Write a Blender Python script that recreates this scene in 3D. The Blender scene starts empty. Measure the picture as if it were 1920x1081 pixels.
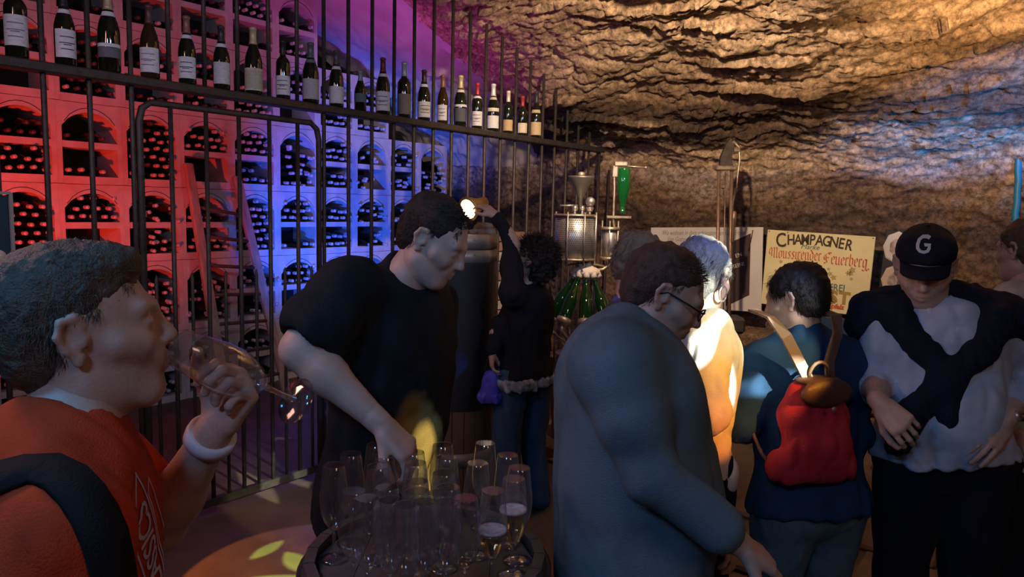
import bpy, bmesh, math, random
import numpy as np
from mathutils import Vector, Matrix
random.seed(7); rng = np.random.default_rng(7)
scene = bpy.context.scene
COL = scene.collection
# ------------------------------------------------------------------ camera
CAM_H, PITCH, ROLL, FPX = 1.62, math.radians(6.3), math.radians(1.4), 1380.0
_f = np.array([0, math.cos(PITCH), -math.sin(PITCH)]); _r = np.array([1., 0, 0]); _u = np.cross(_r, _f)
_R = math.cos(ROLL)*_r + math.sin(ROLL)*_u; _U = -math.sin(ROLL)*_r + math.cos(ROLL)*_u
cd = bpy.data.cameras.new('camera'); cam = bpy.data.objects.new('camera', cd); COL.objects.link(cam)
cd.sensor_fit = 'HORIZONTAL'; cd.sensor_width = 36.0; cd.lens = 36.0*FPX/1920.0; cd.clip_start = .05
M3 = Matrix(((_R[0], _U[0], -_f[0]), (_R[1], _U[1], -_f[1]), (_R[2], _U[2], -_f[2])))
cam.matrix_world = Matrix.Translation((0, 0, CAM_H)) @ M3.to_4x4()
scene.camera = cam
def ray(px, py): return _f + _R*(px-960)/FPX - _U*(py-540.5)/FPX
def P(px, py, D): return np.array([0, 0, CAM_H]) + ray(px, py)*D
def at_z(px, py, z):
    d = ray(px, py); return np.array([0, 0, CAM_H]) + d*((z-CAM_H)/d[2])
# cave frame: t runs along the fence away from the camera, s across it to the right (niche: s<0)
P0 = np.array([-1.42, 3.83, 0.]); Ud = np.array([.605, .79623, 0.]); Vd = np.array([.79623, -.605, 0.])
TW = 4.05                                              # rock wall behind the posters
def W(s, t, z): return P0 + Vd*s + Ud*t + np.array([0, 0, z])
def on_s(px, py, s):                                   # where a sight line meets the plane s
    d = ray(px, py); o = np.array([0, 0, CAM_H]); k = ((P0+Vd*s-o) @ Vd)/(d @ Vd); return o + d*k
def on_t(px, py, t):
    d = ray(px, py); o = np.array([0, 0, CAM_H]); k = ((P0+Ud*t-o) @ Ud)/(d @ Ud); return o + d*k
def st(p): q = np.asarray(p)-P0; return q @ Vd, q @ Ud
RU = math.atan2(Ud[1], Ud[0]); RV = math.atan2(Vd[1], Vd[0])   # headings of the two axes
# ------------------------------------------------------------------ world, exposure, lights
vs = scene.view_settings; vs.view_transform = 'Standard'; vs.look = 'None'; vs.gamma = 1; vs.use_curve_mapping = False
vs.exposure = 0.0
wd = bpy.data.worlds.new('world'); scene.world = wd; wd.use_nodes = True
wd.node_tree.nodes['Background'].inputs[0].default_value = (.010, .014, .022, 1)
wd.node_tree.nodes['Background'].inputs[1].default_value = .35
def aim(o, loc, tgt):
    loc = Vector([float(x) for x in loc]); tgt = Vector([float(x) for x in tgt]); o.location = loc
    o.rotation_euler = (tgt-loc).to_track_quat('-Z', 'Y').to_euler()
def spot(name, loc, tgt, col, watts, deg, blend=.5, r=.03):
    l = bpy.data.lights.new(name, 'SPOT'); l.color = col; l.energy = watts; l.spot_size = math.radians(deg)
    l.spot_blend = blend; l.shadow_soft_size = r
    o = bpy.data.objects.new(name, l); COL.objects.link(o); aim(o, loc, tgt); return o
def area(name, loc, tgt, col, watts, sx, sy):
    l = bpy.data.lights.new(name, 'AREA'); l.color = col; l.energy = watts; l.shape = 'RECTANGLE'; l.size = sx; l.size_y = sy
    o = bpy.data.objects.new(name, l); COL.objects.link(o); aim(o, loc, tgt); return o
RED = (1, .035, .008); BLUE = (.01, .10, 1); VIO = (.62, .08, .62); WARM = (1, .60, .28); COOL = (.35, .58, 1.0)
scene.cycles.max_bounces = 10
# niche floods
spot('red_flood', W(-.3, -1.6, .45), W(-2.2, -.15, 1.5), RED, 340, 58, 1., .05)
spot('blue_flood', W(-.3, 1.0, .35), W(-2.2, 2.5, 1.6), BLUE, 560, 56, .9, .05)
spot('violet_flood', W(-1.1, 1.7, 1.9), W(-.95, 2.0, 3.2), VIO, 60, 125, .9, .08)
# warm lamps under the vault that wash the rock
spot('warm_vault_lamp', W(3.2, 1.3, 2.35), W(3.5, 3.3, 3.25), WARM, 200, 112, .9, .05)
spot('warm_wall_lamp', W(1.9, .9, 2.85), W(.3, 4.05, 1.75), (1, .70, .45), 270, 115, .9, .04)
spot('blue_wall_lamp', W(5.2, 1.7, 1.5), on_t(1800, 190, TW-.4), (.02, .26, 1), 1100, 24, 1., .03)
spot('blue_pipe_lamp', W(5.3, 2.4, 1.9), on_t(1908, 330, TW-.22), (.02, .35, 1), 90, 30, .8, .03)
area('blue_glass_light', (-1.2, .45, 2.5), (-.1, 1.7, 1.0), (.05, .42, 1.0), 9, .18, .3)
area('cool_room_light', (-.7, -1.1, 2.8), (-.1, 2.6, 1.2), (.30, .52, 1.0), 15, .5, .3)
spot('cool_bottle_spot', (1.3, .3, 2.75), W(0, .8, 2.35), (.45, .62, 1.0), 95, 62, .8, .12)
area('pink_side_light', (-1.9, 1.7, 2.5), (.2, 2.2, 1.0), (1, .45, .32), 12, .5, .5)
area('warm_room_light', (1.9, -1.0, 2.9), (.9, 2.6, 1.2), (1, .62, .42), 7, .8, .6)
def gobo(name, loc, tgt, watts, deg, stops, leaves, leafcol, base=1., leafgain=3., blend=.06, ang=0., r=.012):
    o = spot(name, loc, tgt, (1, 1, 1), watts, deg, blend, r); l = o.data; l.use_nodes = True; nt = l.node_tree; N = nt.nodes; L = nt.links; em = N['Emission']
    R = math.tan(math.radians(deg/2)); tc = N.new('ShaderNodeTexCoord'); sx = N.new('ShaderNodeSeparateXYZ'); L.new(tc.outputs['Normal'], sx.inputs[0])
    def m(op, a, b=None, c=None):
        n = N.new('ShaderNodeMath'); n.operation = op
        for i, v in enumerate((a, b, c)):
            if v is None: continue
            if isinstance(v, (int, float)): n.inputs[i].default_value = v
            else: L.new(v, n.inputs[i])
        return n.outputs[0]
    az = m('ABSOLUTE', sx.outputs[2]); u = m('DIVIDE', m('DIVIDE', sx.outputs[0], az), R); v = m('DIVIDE', m('DIVIDE', sx.outputs[1], az), R)   # -1..1 across the beam
    ca, sa = math.cos(ang), math.sin(ang); g = m('MULTIPLY_ADD', m('ADD', m('MULTIPLY', u, ca), m('MULTIPLY', v, sa)), .5, .5)
    rp = N.new('ShaderNodeValToRGB'); L.new(g, rp.inputs[0]); e = rp.color_ramp.elements; e[0].position, e[0].color = stops[0][0], (*stops[0][1], 1); e[1].position, e[1].color = stops[-1][0], (*stops[-1][1], 1)
    for p_, c_ in stops[1:-1]: x = e.new(p_); x.color = (*c_, 1)
    acc = None
    for (cx, cy, a, b, th) in leaves:
        t = math.radians(th); du = m('SUBTRACT', u, cx); dv = m('SUBTRACT', v, cy); x = m('DIVIDE', m('ADD', m('MULTIPLY', du, math.cos(t)), m('MULTIPLY', dv, math.sin(t))), a); y = m('DIVIDE', m('SUBTRACT', m('MULTIPLY', dv, math.cos(t)), m('MULTIPLY', du, math.sin(t))), b)
        ax_ = m('ABSOLUTE', x); ed = m('SUBTRACT', m('SUBTRACT', 1., m('MULTIPLY', x, x)), m('ABSOLUTE', y)); k = m('MULTIPLY', ed, 12.); k = m('MINIMUM', m('MAXIMUM', k, 0.), 1.)
        acc = k if acc is None else m('MAXIMUM', acc, k)
    mix = N.new('ShaderNodeMix'); mix.data_type = 'RGBA'; L.new(acc, mix.inputs[0])
    b1 = N.new('ShaderNodeVectorMath'); b1.operation = 'SCALE'; L.new(rp.outputs[0], b1.inputs[0]); b1.inputs['Scale'].default_value = base; L.new(b1.outputs[0], mix.inputs[6]); mix.inputs[7].default_value = (*[c*leafgain for c in leafcol], 1)
    L.new(mix.outputs[2], em.inputs[0]); em.inputs[1].default_value = 1.; return o
# effect projector beams with a leaf pattern
LV1 = [(-.35, -.2, .22, .09, 40), (-.15, .25, .25, .10, -30), (.3, -.15, .24, .10, 60), (.25, .4, .22, .09, 10), (-.55, .35, .2, .08, 80), (.0, -.55, .22, .09, 100), (.6, .1, .2, .08, -60), (-.1, 0, .3, .04, 20), (.1, .65, .2, .08, 140), (-.6, -.45, .2, .08, 10), (.5, -.55, .2, .09, -20)]
STA = [(0, (1, .16, .01)), (.30, (1, .45, .04)), (.5, (1, .85, .45)), (.66, (.75, .85, 1)), (.85, (.02, .14, 1)), (1, (.05, .05, .9))]
STB = [(0, (.9, .22, .01)), (.45, (.45, .20, .06)), (.7, (.16, .12, .45)), (1, (.10, .08, .75))]
GB = at_z(548, 1085, 0.)
gobo('leaf_projector_floor', (-1.35, 1.7, 2.9), GB, 700, 17, STB, LV1, (.75, 1, .22), 1., 2., .03, ang=.9)
gobo('leaf_projector_right', (2.25, .35, 2.75), P(1305, 625, 2.35), 1000, 15, STA, LV1, (1, .98, .75), .5, 2.6, .2, ang=1.2)
gobo('leaf_projector_middle', (.15, .35, 2.75), P(799, 850, 2.05), 5200, 4.6, STA[:3]+[(.85, (1, .9, .3)), (1, (1, .5, .05))], [(0, 0, .7, .4, 80), (.3, -.5, .4, .2, 50), (-.3, -.55, .3, .15, 120)], (1, .55, .10), .10, 2.4, .1)

# ------------------------------------------------------------------ materials
def mat(name, col, rough=.7, metal=0, noise=0, nscale=8, col2=None, bump=0, bscale=60, spec=.5, coords='Object', aniso=None, detail=6, **kw):
    m = bpy.data.materials.new(name); m.use_nodes = True; nt = m.node_tree; N = nt.nodes; L = nt.links
    b = N['Principled BSDF']
    b.inputs['Base Color'].default_value = (*col, 1); b.inputs['Roughness'].default_value = rough
    b.inputs['Metallic'].default_value = metal; b.inputs['Specular IOR Level'].default_value = spec
    for k, v in kw.items(): b.inputs[k.replace('_', ' ')].default_value = v
    if noise or bump:
        tc = N.new('ShaderNodeTexCoord'); mp = N.new('ShaderNodeMapping'); L.new(tc.outputs[coords], mp.inputs[0])
        if aniso: mp.inputs['Scale'].default_value = aniso
    if noise:
        n = N.new('ShaderNodeTexNoise'); n.inputs['Scale'].default_value = nscale; n.inputs['Detail'].default_value = detail
        L.new(mp.outputs[0], n.inputs[0]); r = N.new('ShaderNodeValToRGB')
        r.color_ramp.elements[0].position = .5-.5*noise if noise <= 1 else .3; r.color_ramp.elements[1].position = .5+.2*noise if noise <= 1 else .7
        c2 = col2 or tuple(c*.55 for c in col)
        r.color_ramp.elements[0].color = (*c2, 1); r.color_ramp.elements[1].color = (*col, 1)
        L.new(n.outputs[0], r.inputs[0]); L.new(r.outputs[0], b.inputs['Base Color'])
    if bump:
        n2 = N.new('ShaderNodeTexNoise'); n2.inputs['Scale'].default_value = bscale; n2.inputs['Detail'].default_value = 8
        L.new(mp.outputs[0], n2.inputs[0]); bp = N.new('ShaderNodeBump'); bp.inputs['Strength'].default_value = bump
        bp.inputs['Distance'].default_value = .01
        L.new(n2.outputs[0], bp.inputs['Height']); L.new(bp.outputs[0], b.inputs['Normal'])
    return m
def glassmat(name, col=(1, 1, 1), rough=0., ior=1.45):
    return mat(name, col, rough, 0, Transmission_Weight=1.0, IOR=ior)
# ------------------------------------------------------------------ mesh helpers
class MB:
    def __init__(s): s.v = []; s.f = []; s.m = []; s.sm = []; s.n = 0
    def add(s, v, f, mi=0, smooth=False):
        v = np.asarray(v, float).reshape(-1, 3); s.v.append(v)
        for q in f: s.f.append(tuple(int(i)+s.n for i in q)); s.m.append(mi); s.sm.append(smooth)
        s.n += len(v); return s
    def box(s, c, size, rz=0, mi=0, R=None, bev=0):
        x, y, z = [d/2 for d in size]
        if bev:
            b = min(bev, x*.9, y*.9, z*.9); pts = []
            for sx in (-1, 1):
                for sy in (-1, 1):
                    for sz in (-1, 1):
                        pts += [(sx*(x-b), sy*(y-b), sz*z), (sx*(x-b), sy*y, sz*(z-b)), (sx*x, sy*(y-b), sz*(z-b))]
            bm = bmesh.new()
            for p in pts: bm.verts.new(p)
            r = bmesh.ops.convex_hull(bm, input=bm.verts); bm.verts.index_update()
            v = np.array([q.co[:] for q in bm.verts]); f = [[q.index for q in ff.verts] for ff in bm.faces]; bm.free()
        else:
            v = np.array([(a, b_, c_) for a in (-x, x) for b_ in (-y, y) for c_ in (-z, z)])
            f = [(0, 1, 3, 2), (4, 6, 7, 5), (0, 4, 5, 1), (2, 3, 7, 6), (0, 2, 6, 4), (1, 5, 7, 3)]
        if R is None:
            cz, sz_ = math.cos(rz), math.sin(rz); R = np.array([[cz, -sz_, 0], [sz_, cz, 0], [0, 0, 1]])
        return s.add(v @ np.asarray(R).T + np.asarray(c, float), f, mi)
    def tube(s, pts, r, seg=10, mi=0, cap=True, smooth=True):
        pts = [np.asarray(p, float) for p in pts]; n = len(pts)
        rs = [r]*n if np.isscalar(r) else r
        up = None; V = []
        for i in range(n):
            d = pts[min(i+1, n-1)]-pts[max(i-1, 0)]; d = d/ (np.linalg.norm(d)+1e-9)
            if up is None:
                a = np.array([0, 0, 1.]) if abs(d[2]) < .9 else np.array([1., 0, 0]); up = np.cross(d, a); up /= np.linalg.norm(up)
            up = up-d*(up @ d); up /= np.linalg.norm(up)+1e-9; w = np.cross(d, up)
            for k in range(seg):
                a = 2*math.pi*k/seg; V.append(pts[i]+(up*math.cos(a)+w*math.sin(a))*rs[i])
        F = [(i*seg+k, i*seg+(k+1) % seg, (i+1)*seg+(k+1) % seg, (i+1)*seg+k) for i in range(n-1) for k in range(seg)]
        if cap: F += [tuple(range(seg-1, -1, -1)), tuple((n-1)*seg+k for k in range(seg))]
        return s.add(V, F, mi, smooth)
    def lathe(s, prof, c=(0, 0, 0), seg=24, mi=0, R=None, smooth=True, mis=None):
        V = []; F = []; n = len(prof)
        for (r, z) in prof:
            for k in range(seg):
                a = 2*math.pi*k/seg; V.append((r*math.cos(a), r*math.sin(a), z))
        V = np.array(V)
        if R is not None: V = V @ np.asarray(R).T
        V = V+np.asarray(c, float)
        base = s.n; s.v.append(V); s.n += len(V)
        for i in range(n-1):
            for k in range(seg):
                s.f.append((base+i*seg+k, base+i*seg+(k+1) % seg, base+(i+1)*seg+(k+1) % seg, base+(i+1)*seg+k))
                s.m.append(mis[i] if mis else mi); s.sm.append(smooth)
        if prof[0][0] > 1e-4: s.f.append(tuple(base+k for k in range(seg-1, -1, -1))); s.m.append(mis[0] if mis else mi); s.sm.append(False)
        if prof[-1][0] > 1e-4: s.f.append(tuple(base+(n-1)*seg+k for k in range(seg))); s.m.append(mis[-1] if mis else mi); s.sm.append(False)
        return s
    def prism(s, poly, y0, y1, mi=0, T=None):       # polygon in local x,z extruded along local y
        n = len(poly); v = [(x, y0, z) for x, z in poly]+[(x, y1, z) for x, z in poly]
        f = [tuple(range(n)), tuple(range(2*n-1, n-1, -1))]+[((i+1) % n, i, n+i, n+(i+1) % n) for i in range(n)]
        v = np.array(v, float)
        if T is not None: v = v @ T[0].T + T[1]
        return s.add(v, f, mi)
    def build(s, name, mats, parent=None, loc=None, rz=0, world=False):
        me = bpy.data.meshes.new(name); v = np.concatenate(s.v) if s.v else np.zeros((0, 3))
        if world is not False: v = v-np.asarray(world, float)
        me.from_pydata(v.tolist(), [], s.f)
        mats = mats if isinstance(mats, (list, tuple)) else [mats]
        for m in mats: me.materials.append(m)
        me.polygons.foreach_set('material_index', s.m); me.polygons.foreach_set('use_smooth', s.sm); me.update()
        o = bpy.data.objects.new(name, me); COL.objects.link(o)
        if parent is not None: o.parent = parent
        if loc is not None: o.location = [float(x) for x in loc]
        o.rotation_euler[2] = rz
        return o
def tag(o, label=None, cat=None, group=None, kind=None):
    for k, v in (('label', label), ('category', cat), ('group', group), ('kind', kind)):
        if v: o[k] = v
    return o
def empty(name, loc, label=None, cat=None, group=None, rz=0):
    o = bpy.data.objects.new(name, None); COL.objects.link(o); o.empty_display_size = .1
    o.location = [float(x) for x in loc]; o.rotation_euler[2] = rz; return tag(o, label, cat, group)
def inst(o, parent=None, loc=None, rot=None, name=None):
    c = o.copy(); COL.objects.link(c); c.parent = parent
    if loc is not None: c.location = [float(x) for x in loc]
    if rot is not None: c.rotation_euler = rot
    return c
def basis(y=None, z=None, x=None):
    """3x3 with columns x,y,z from a main axis and a hint"""
    n = lambda a: np.asarray(a, float)/np.linalg.norm(a)
    if y is not None and z is not None: y = n(y); x = n(np.cross(y, z)); z = np.cross(x, y)
    return np.stack([x, y, z], 1)
def frame_from_z(z):
    z = np.asarray(z, float); z = z/np.linalg.norm(z); a = np.array([1., 0, 0]) if abs(z[0]) < .9 else np.array([0, 1., 0])
    x = np.cross(a, z); x /= np.linalg.norm(x); return np.stack([x, np.cross(z, x), z], 1)
# value noise
def _h(ix, iy, iz, s):
    n = (ix*374761393+iy*668265263+iz*2147483647+s*974634777) & 0xffffffff
    n = ((n ^ (n >> 13))*1274126177) & 0xffffffff; n = n ^ (n >> 16)
    return (n & 0xffff)/65535.0
def vnoise(p, seed=0):
    p = np.asarray(p, float); i = np.floor(p).astype(np.int64); f = p-i; f = f*f*(3-2*f)
    out = 0
    for a in (0, 1):
        for b in (0, 1):
            for c in (0, 1):
                w = (f[..., 0] if a else 1-f[..., 0])*(f[..., 1] if b else 1-f[..., 1])*(f[..., 2] if c else 1-f[..., 2])
                out = out+w*_h(i[..., 0]+a, i[..., 1]+b, i[..., 2]+c, seed)
    return out*2-1
def fbm(p, oct=4, seed=0, gain=.5):
    a = 1; o = 0; p = np.asarray(p, float)
    for k in range(oct): o = o+a*vnoise(p*(2.03**k), seed+k); a *= gain
    return o
def text_mesh(txt, size, bold=0., extrude=.001, shear=0., space=1.0):
    c = bpy.data.curves.new('t', 'FONT'); c.body = txt; c.size = size; c.extrude = extrude; c.offset = bold; c.shear = shear
    c.align_x = 'CENTER'; c.space_character = space; c.resolution_u = 3
    o = bpy.data.objects.new('t', c); COL.objects.link(o)
    bpy.context.view_layer.update()
    me = bpy.data.meshes.new_from_object(o.evaluated_get(bpy.context.evaluated_depsgraph_get()))
    v = np.array([q.co[:] for q in me.vertices]); f = [tuple(q.vertices) for q in me.polygons]
    bpy.data.objects.remove(o); bpy.data.curves.remove(c); bpy.data.meshes.remove(me)
    return v, f
# ------------------------------------------------------------------ signed-distance modelling
def surf_nets(F, org, vox):
    ins = F < 0
    nx, ny, nz = F.shape
    s8 = np.zeros((nx-1, ny-1, nz-1), np.int8)
    for a in (0, 1):
        for b in (0, 1):
            for c in (0, 1): s8 += ins[a:nx-1+a, b:ny-1+b, c:nz-1+c]
    act = (s8 > 0) & (s8 < 8); I = np.argwhere(act)
    if len(I) == 0: return np.zeros((0, 3)), []
    idx = -np.ones(act.shape, np.int64); idx[act] = np.arange(len(I))
    acc = np.zeros((len(I), 3)); cnt = np.zeros(len(I))
    cor = [(a, b, c) for a in (0, 1) for b in (0, 1) for c in (0, 1)]
    val = {q: F[I[:, 0]+q[0], I[:, 1]+q[1], I[:, 2]+q[2]].astype(float) for q in cor}
    for q in cor:
        for ax in range(3):
            if q[ax] == 0:
                w = list(q); w[ax] = 1; w = tuple(w); a, b = val[q], val[w]; m = (a < 0) != (b < 0)
                t = np.where(m, a/np.where(m, a-b, 1), 0)
                pos = np.tile(np.array(q, float), (len(I), 1)); pos[:, ax] = t
                acc[m] += pos[m]; cnt[m] += 1
    V = (I+acc/cnt[:, None])*vox+org
    faces = []
    for ax in range(3):
        a = [slice(0, n) for n in F.shape]; b = list(a); a[ax] = slice(0, F.shape[ax]-1); b[ax] = slice(1, F.shape[ax])
        A = ins[tuple(a)]; B = ins[tuple(b)]; ch = np.argwhere(A != B)
        o1, o2 = [x for x in range(3) if x != ax]
        ok = (ch[:, o1] > 0) & (ch[:, o2] > 0) & (ch[:, o1] < F.shape[o1]-1) & (ch[:, o2] < F.shape[o2]-1); ch = ch[ok]
        q = []
        for d1, d2 in ((-1, -1), (0, -1), (0, 0), (-1, 0)):
            c = ch.copy(); c[:, o1] += d1; c[:, o2] += d2; q.append(idx[c[:, 0], c[:, 1], c[:, 2]])
        q = np.stack(q, 1); flip = A[ch[:, 0], ch[:, 1], ch[:, 2]]
        if ax == 1: flip = ~flip
        q[~flip] = q[~flip][:, ::-1]
        faces.append(q)
    return V, np.concatenate(faces)
def cap(a, b, ra, rb=None, k=.02, op='+'): return ('c', np.asarray(a, float), np.asarray(b, float), ra, ra if rb is None else rb, k, op)
def ell(c, r, R=None, k=.02, op='+'): return ('e', np.asarray(c, float), np.asarray(r, float), np.eye(3) if R is None else np.asarray(R, float), None, k, op)
def plane(p, n, k=.004): n = np.asarray(n, float); return ('p', np.asarray(p, float), n/np.linalg.norm(n), None, None, k, '^')
def sdf_mesh(prims, vox, disp=None, bounds=None):
    lo = np.full(3, 1e9); hi = -lo
    for q in prims:
        if q[6] != '+': continue
        if q[0] == 'c': a = np.minimum(q[1]-q[3], q[2]-q[4]); b = np.maximum(q[1]+q[3], q[2]+q[4])
        else: m = max(q[2]); a = q[1]-m; b = q[1]+m
        lo = np.minimum(lo, a); hi = np.maximum(hi, b)
    if bounds is not None: lo = np.maximum(lo, bounds[0]); hi = np.minimum(hi, bounds[1])
    lo = lo-.03; hi = hi+.03
    n = np.ceil((hi-lo)/vox).astype(int)+1
    F = np.full(n, .2, np.float32)
    ax = [lo[i]+np.arange(n[i])*vox for i in range(3)]
    for q in prims:
        k = q[5]
        if q[0] == 'p': sl = [slice(0, m) for m in n]
        else:
            if q[0] == 'c': a = np.minimum(q[1]-q[3], q[2]-q[4]); b = np.maximum(q[1]+q[3], q[2]+q[4])
            else: m = max(q[2]); a = q[1]-m; b = q[1]+m
            pad = k+.03; i0 = np.clip(((a-pad-lo)/vox).astype(int), 0, n); i1 = np.clip(((b+pad-lo)/vox).astype(int)+2, 0, n)
            if np.any(i1 <= i0): continue
            sl = [slice(i0[i], i1[i]) for i in range(3)]
        X = np.stack(np.meshgrid(ax[0][sl[0]], ax[1][sl[1]], ax[2][sl[2]], indexing='ij'), -1).astype(np.float32)
        if q[0] == 'c':
            ab = q[2]-q[1]; L2 = float(ab @ ab)+1e-12; d = X-q[1].astype(np.float32)
            t = np.clip((d @ ab.astype(np.float32))/L2, 0, 1); D = np.linalg.norm(d-t[..., None]*ab.astype(np.float32), axis=-1)-(q[3]+(q[4]-q[3])*t)
        elif q[0] == 'e':
            d = (X-q[1].astype(np.float32)) @ q[3].astype(np.float32); r = q[2].astype(np.float32)
            k0 = np.linalg.norm(d/r, axis=-1); k1 = np.linalg.norm(d/(r*r), axis=-1)+1e-6; D = k0*(k0-1)/k1
            D = np.where(k0 < .2, -min(q[2]), D)
        else: D = (X-q[1].astype(np.float32)) @ q[2].astype(np.float32)
        S = F[tuple(sl)]
        if q[6] == '+':
            h = np.clip(.5+.5*(S-D)/k, 0, 1); R = S*(1-h)+D*h-k*h*(1-h)
        else:
            if q[6] == '-': D = -D
            h = np.clip(.5-.5*(S-D)/k, 0, 1); R = S*(1-h)+D*h+k*h*(1-h)
        F[tuple(sl)] = R
    if disp is not None:
        near = np.abs(F) < .03; I = np.argwhere(near); X = I*vox+lo; F[near] += disp(X).astype(np.float32)
    return surf_nets(F, lo, vox)
def folds(amp=.005, fr=28, seed=0, stretch=(1, 1, .45)):
    st_ = np.array(stretch)
    def f(X):
        w = X+.03*np.stack([vnoise(X*7, seed+5), vnoise(X*7+9, seed+6), vnoise(X*7+19, seed+7)], -1)
        n = vnoise(w*st_*fr, seed); return amp*(1-2*np.abs(n))+amp*.6*vnoise(X*fr*.4, seed+3)
    return f
def sdf_obj(name, prims, vox, m, parent, disp=None, bounds=None, extra=None):
    V, Fc = sdf_mesh(prims, vox, disp, bounds); Vs = [V]; Fs = [Fc]; n = len(V)
    for (V2, F2) in (extra or []):
        if len(V2) == 0: continue
        Vs.append(V2); Fs.append(np.asarray(F2)+n); n += len(V2)
    V = np.concatenate(Vs); F2 = np.concatenate(Fs)
    me = bpy.data.meshes.new(name); me.vertices.add(len(V)); me.loops.add(F2.size); me.polygons.add(len(F2))
    off = np.array(parent.location) if parent is not None else 0
    me.vertices.foreach_set('co', (V-off).astype(np.float32).ravel())
    me.loops.foreach_set('vertex_index', F2.astype(np.int32).ravel())
    me.polygons.foreach_set('loop_start', (np.arange(len(F2))*4).astype(np.int32))
    me.polygons.foreach_set('use_smooth', np.ones(len(F2), bool)); me.update(calc_edges=True); me.validate()
    me.materials.append(m); o = bpy.data.objects.new(name, me); COL.objects.link(o); o.parent = parent
    return o
# ------------------------------------------------------------------ materials used
M = {}
def rock_material(name, pale, mid, dark, bump=.6):
    m = bpy.data.materials.new(name); m.use_nodes = True; nt = m.node_tree; N = nt.nodes; L = nt.links
    b = N['Principled BSDF']; b.inputs['Roughness'].default_value = .8; b.inputs['Specular IOR Level'].default_value = .35
    tc = N.new('ShaderNodeTexCoord'); mp = N.new('ShaderNodeMapping'); L.new(tc.outputs['Object'], mp.inputs[0])
    mp.inputs['Rotation'].default_value = (0, 0, -RV); mp2 = N.new('ShaderNodeMapping'); L.new(mp.outputs[0], mp2.inputs[0]); mp2.inputs['Scale'].default_value = (.6, 1, 2.6)
    def noise(sc, src, det=8, ro=.6):
        n = N.new('ShaderNodeTexNoise'); n.inputs['Scale'].default_value = sc; n.inputs['Detail'].default_value = det; n.inputs['Roughness'].default_value = ro
        L.new(src.outputs[0], n.inputs[0]); return n
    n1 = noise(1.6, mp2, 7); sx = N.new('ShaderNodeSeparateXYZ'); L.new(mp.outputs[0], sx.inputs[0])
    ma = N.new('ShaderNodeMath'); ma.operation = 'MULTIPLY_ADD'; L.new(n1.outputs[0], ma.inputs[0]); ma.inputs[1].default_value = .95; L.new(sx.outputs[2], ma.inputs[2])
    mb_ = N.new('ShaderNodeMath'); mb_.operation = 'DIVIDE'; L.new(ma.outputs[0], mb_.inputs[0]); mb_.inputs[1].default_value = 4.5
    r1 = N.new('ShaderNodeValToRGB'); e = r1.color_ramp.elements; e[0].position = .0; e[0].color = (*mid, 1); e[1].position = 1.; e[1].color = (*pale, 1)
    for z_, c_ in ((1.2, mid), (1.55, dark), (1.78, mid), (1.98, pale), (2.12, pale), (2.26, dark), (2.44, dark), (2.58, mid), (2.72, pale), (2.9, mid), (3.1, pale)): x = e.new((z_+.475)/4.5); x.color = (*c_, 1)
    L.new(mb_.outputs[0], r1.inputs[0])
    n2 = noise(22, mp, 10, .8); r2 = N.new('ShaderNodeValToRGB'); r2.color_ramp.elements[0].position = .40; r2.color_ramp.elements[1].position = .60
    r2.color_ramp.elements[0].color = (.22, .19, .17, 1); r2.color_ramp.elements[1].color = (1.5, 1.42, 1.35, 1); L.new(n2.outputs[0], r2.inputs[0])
    mx = N.new('ShaderNodeMix'); mx.data_type = 'RGBA'; mx.blend_type = 'MULTIPLY'; mx.inputs[0].default_value = .85
    L.new(r1.outputs[0], mx.inputs[6]); L.new(r2.outputs[0], mx.inputs[7]); L.new(mx.outputs[2], b.inputs['Base Color'])
    n3 = noise(16, mp, 12, .75); bp = N.new('ShaderNodeBump'); bp.inputs['Strength'].default_value = bump; bp.inputs['Distance'].default_value = .06
    L.new(n3.outputs[0], bp.inputs['Height']); L.new(bp.outputs[0], b.inputs['Normal']); return m
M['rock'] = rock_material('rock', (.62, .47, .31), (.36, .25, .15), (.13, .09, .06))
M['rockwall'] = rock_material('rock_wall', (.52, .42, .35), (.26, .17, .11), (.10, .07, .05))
M['plaster'] = mat('niche_plaster', (.62, .56, .52), .9, noise=.6, nscale=2.5, col2=(.40, .34, .32), bump=.5, bscale=14)
M['floor'] = mat('floor_stone', (.15, .105, .075), .55, noise=.8, nscale=5, col2=(.06, .045, .035), bump=.3, bscale=30)
M['flag'] = mat('flagstone', (.24, .17, .11), .6, noise=.7, nscale=6, col2=(.12, .08, .055), bump=.3, bscale=40)
M['iron'] = mat('iron', (.10, .085, .075), .55, metal=.6, noise=.6, nscale=30, col2=(.06, .045, .04), bump=.2, bscale=90)
M['concrete'] = mat('rack_stone', (.72, .64, .60), .85, noise=.7, nscale=7, col2=(.48, .40, .37), bump=.35, bscale=50)
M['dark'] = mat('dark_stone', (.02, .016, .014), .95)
M['bglass'] = mat('dark_bottle_glass', (.008, .012, .006), .06, spec=.8, Coat_Weight=.5, Coat_Roughness=.03)
M['bbrown'] = mat('brown_bottle_glass', (.035, .018, .006), .06, spec=.8)
M['capsule'] = mat('foil_capsule', (.75, .66, .66), .35, metal=.2)
M['capdark'] = mat('dark_capsule', (.10, .05, .05), .4)
M['wood'] = mat('old_wood', (.16, .085, .045), .65, noise=.8, nscale=6, col2=(.06, .035, .02), bump=.3, bscale=40, aniso=(1, 1, .15))
M['ladder'] = mat('ladder_wood', (.55, .36, .28), .7, noise=.5, nscale=8, bump=.2, aniso=(3, 3, .3))
M['silver'] = mat('brushed_metal', (.62, .60, .57), .38, metal=.85, noise=.4, nscale=20)
M['brass'] = mat('old_brass', (.55, .45, .33), .42, metal=.7, noise=.5, nscale=25, col2=(.25, .2, .15))
M['paint_w'] = mat('cream_paint', (.68, .60, .50), .6)
M['black'] = mat('black_paint', (.015, .015, .017), .5)
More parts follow.
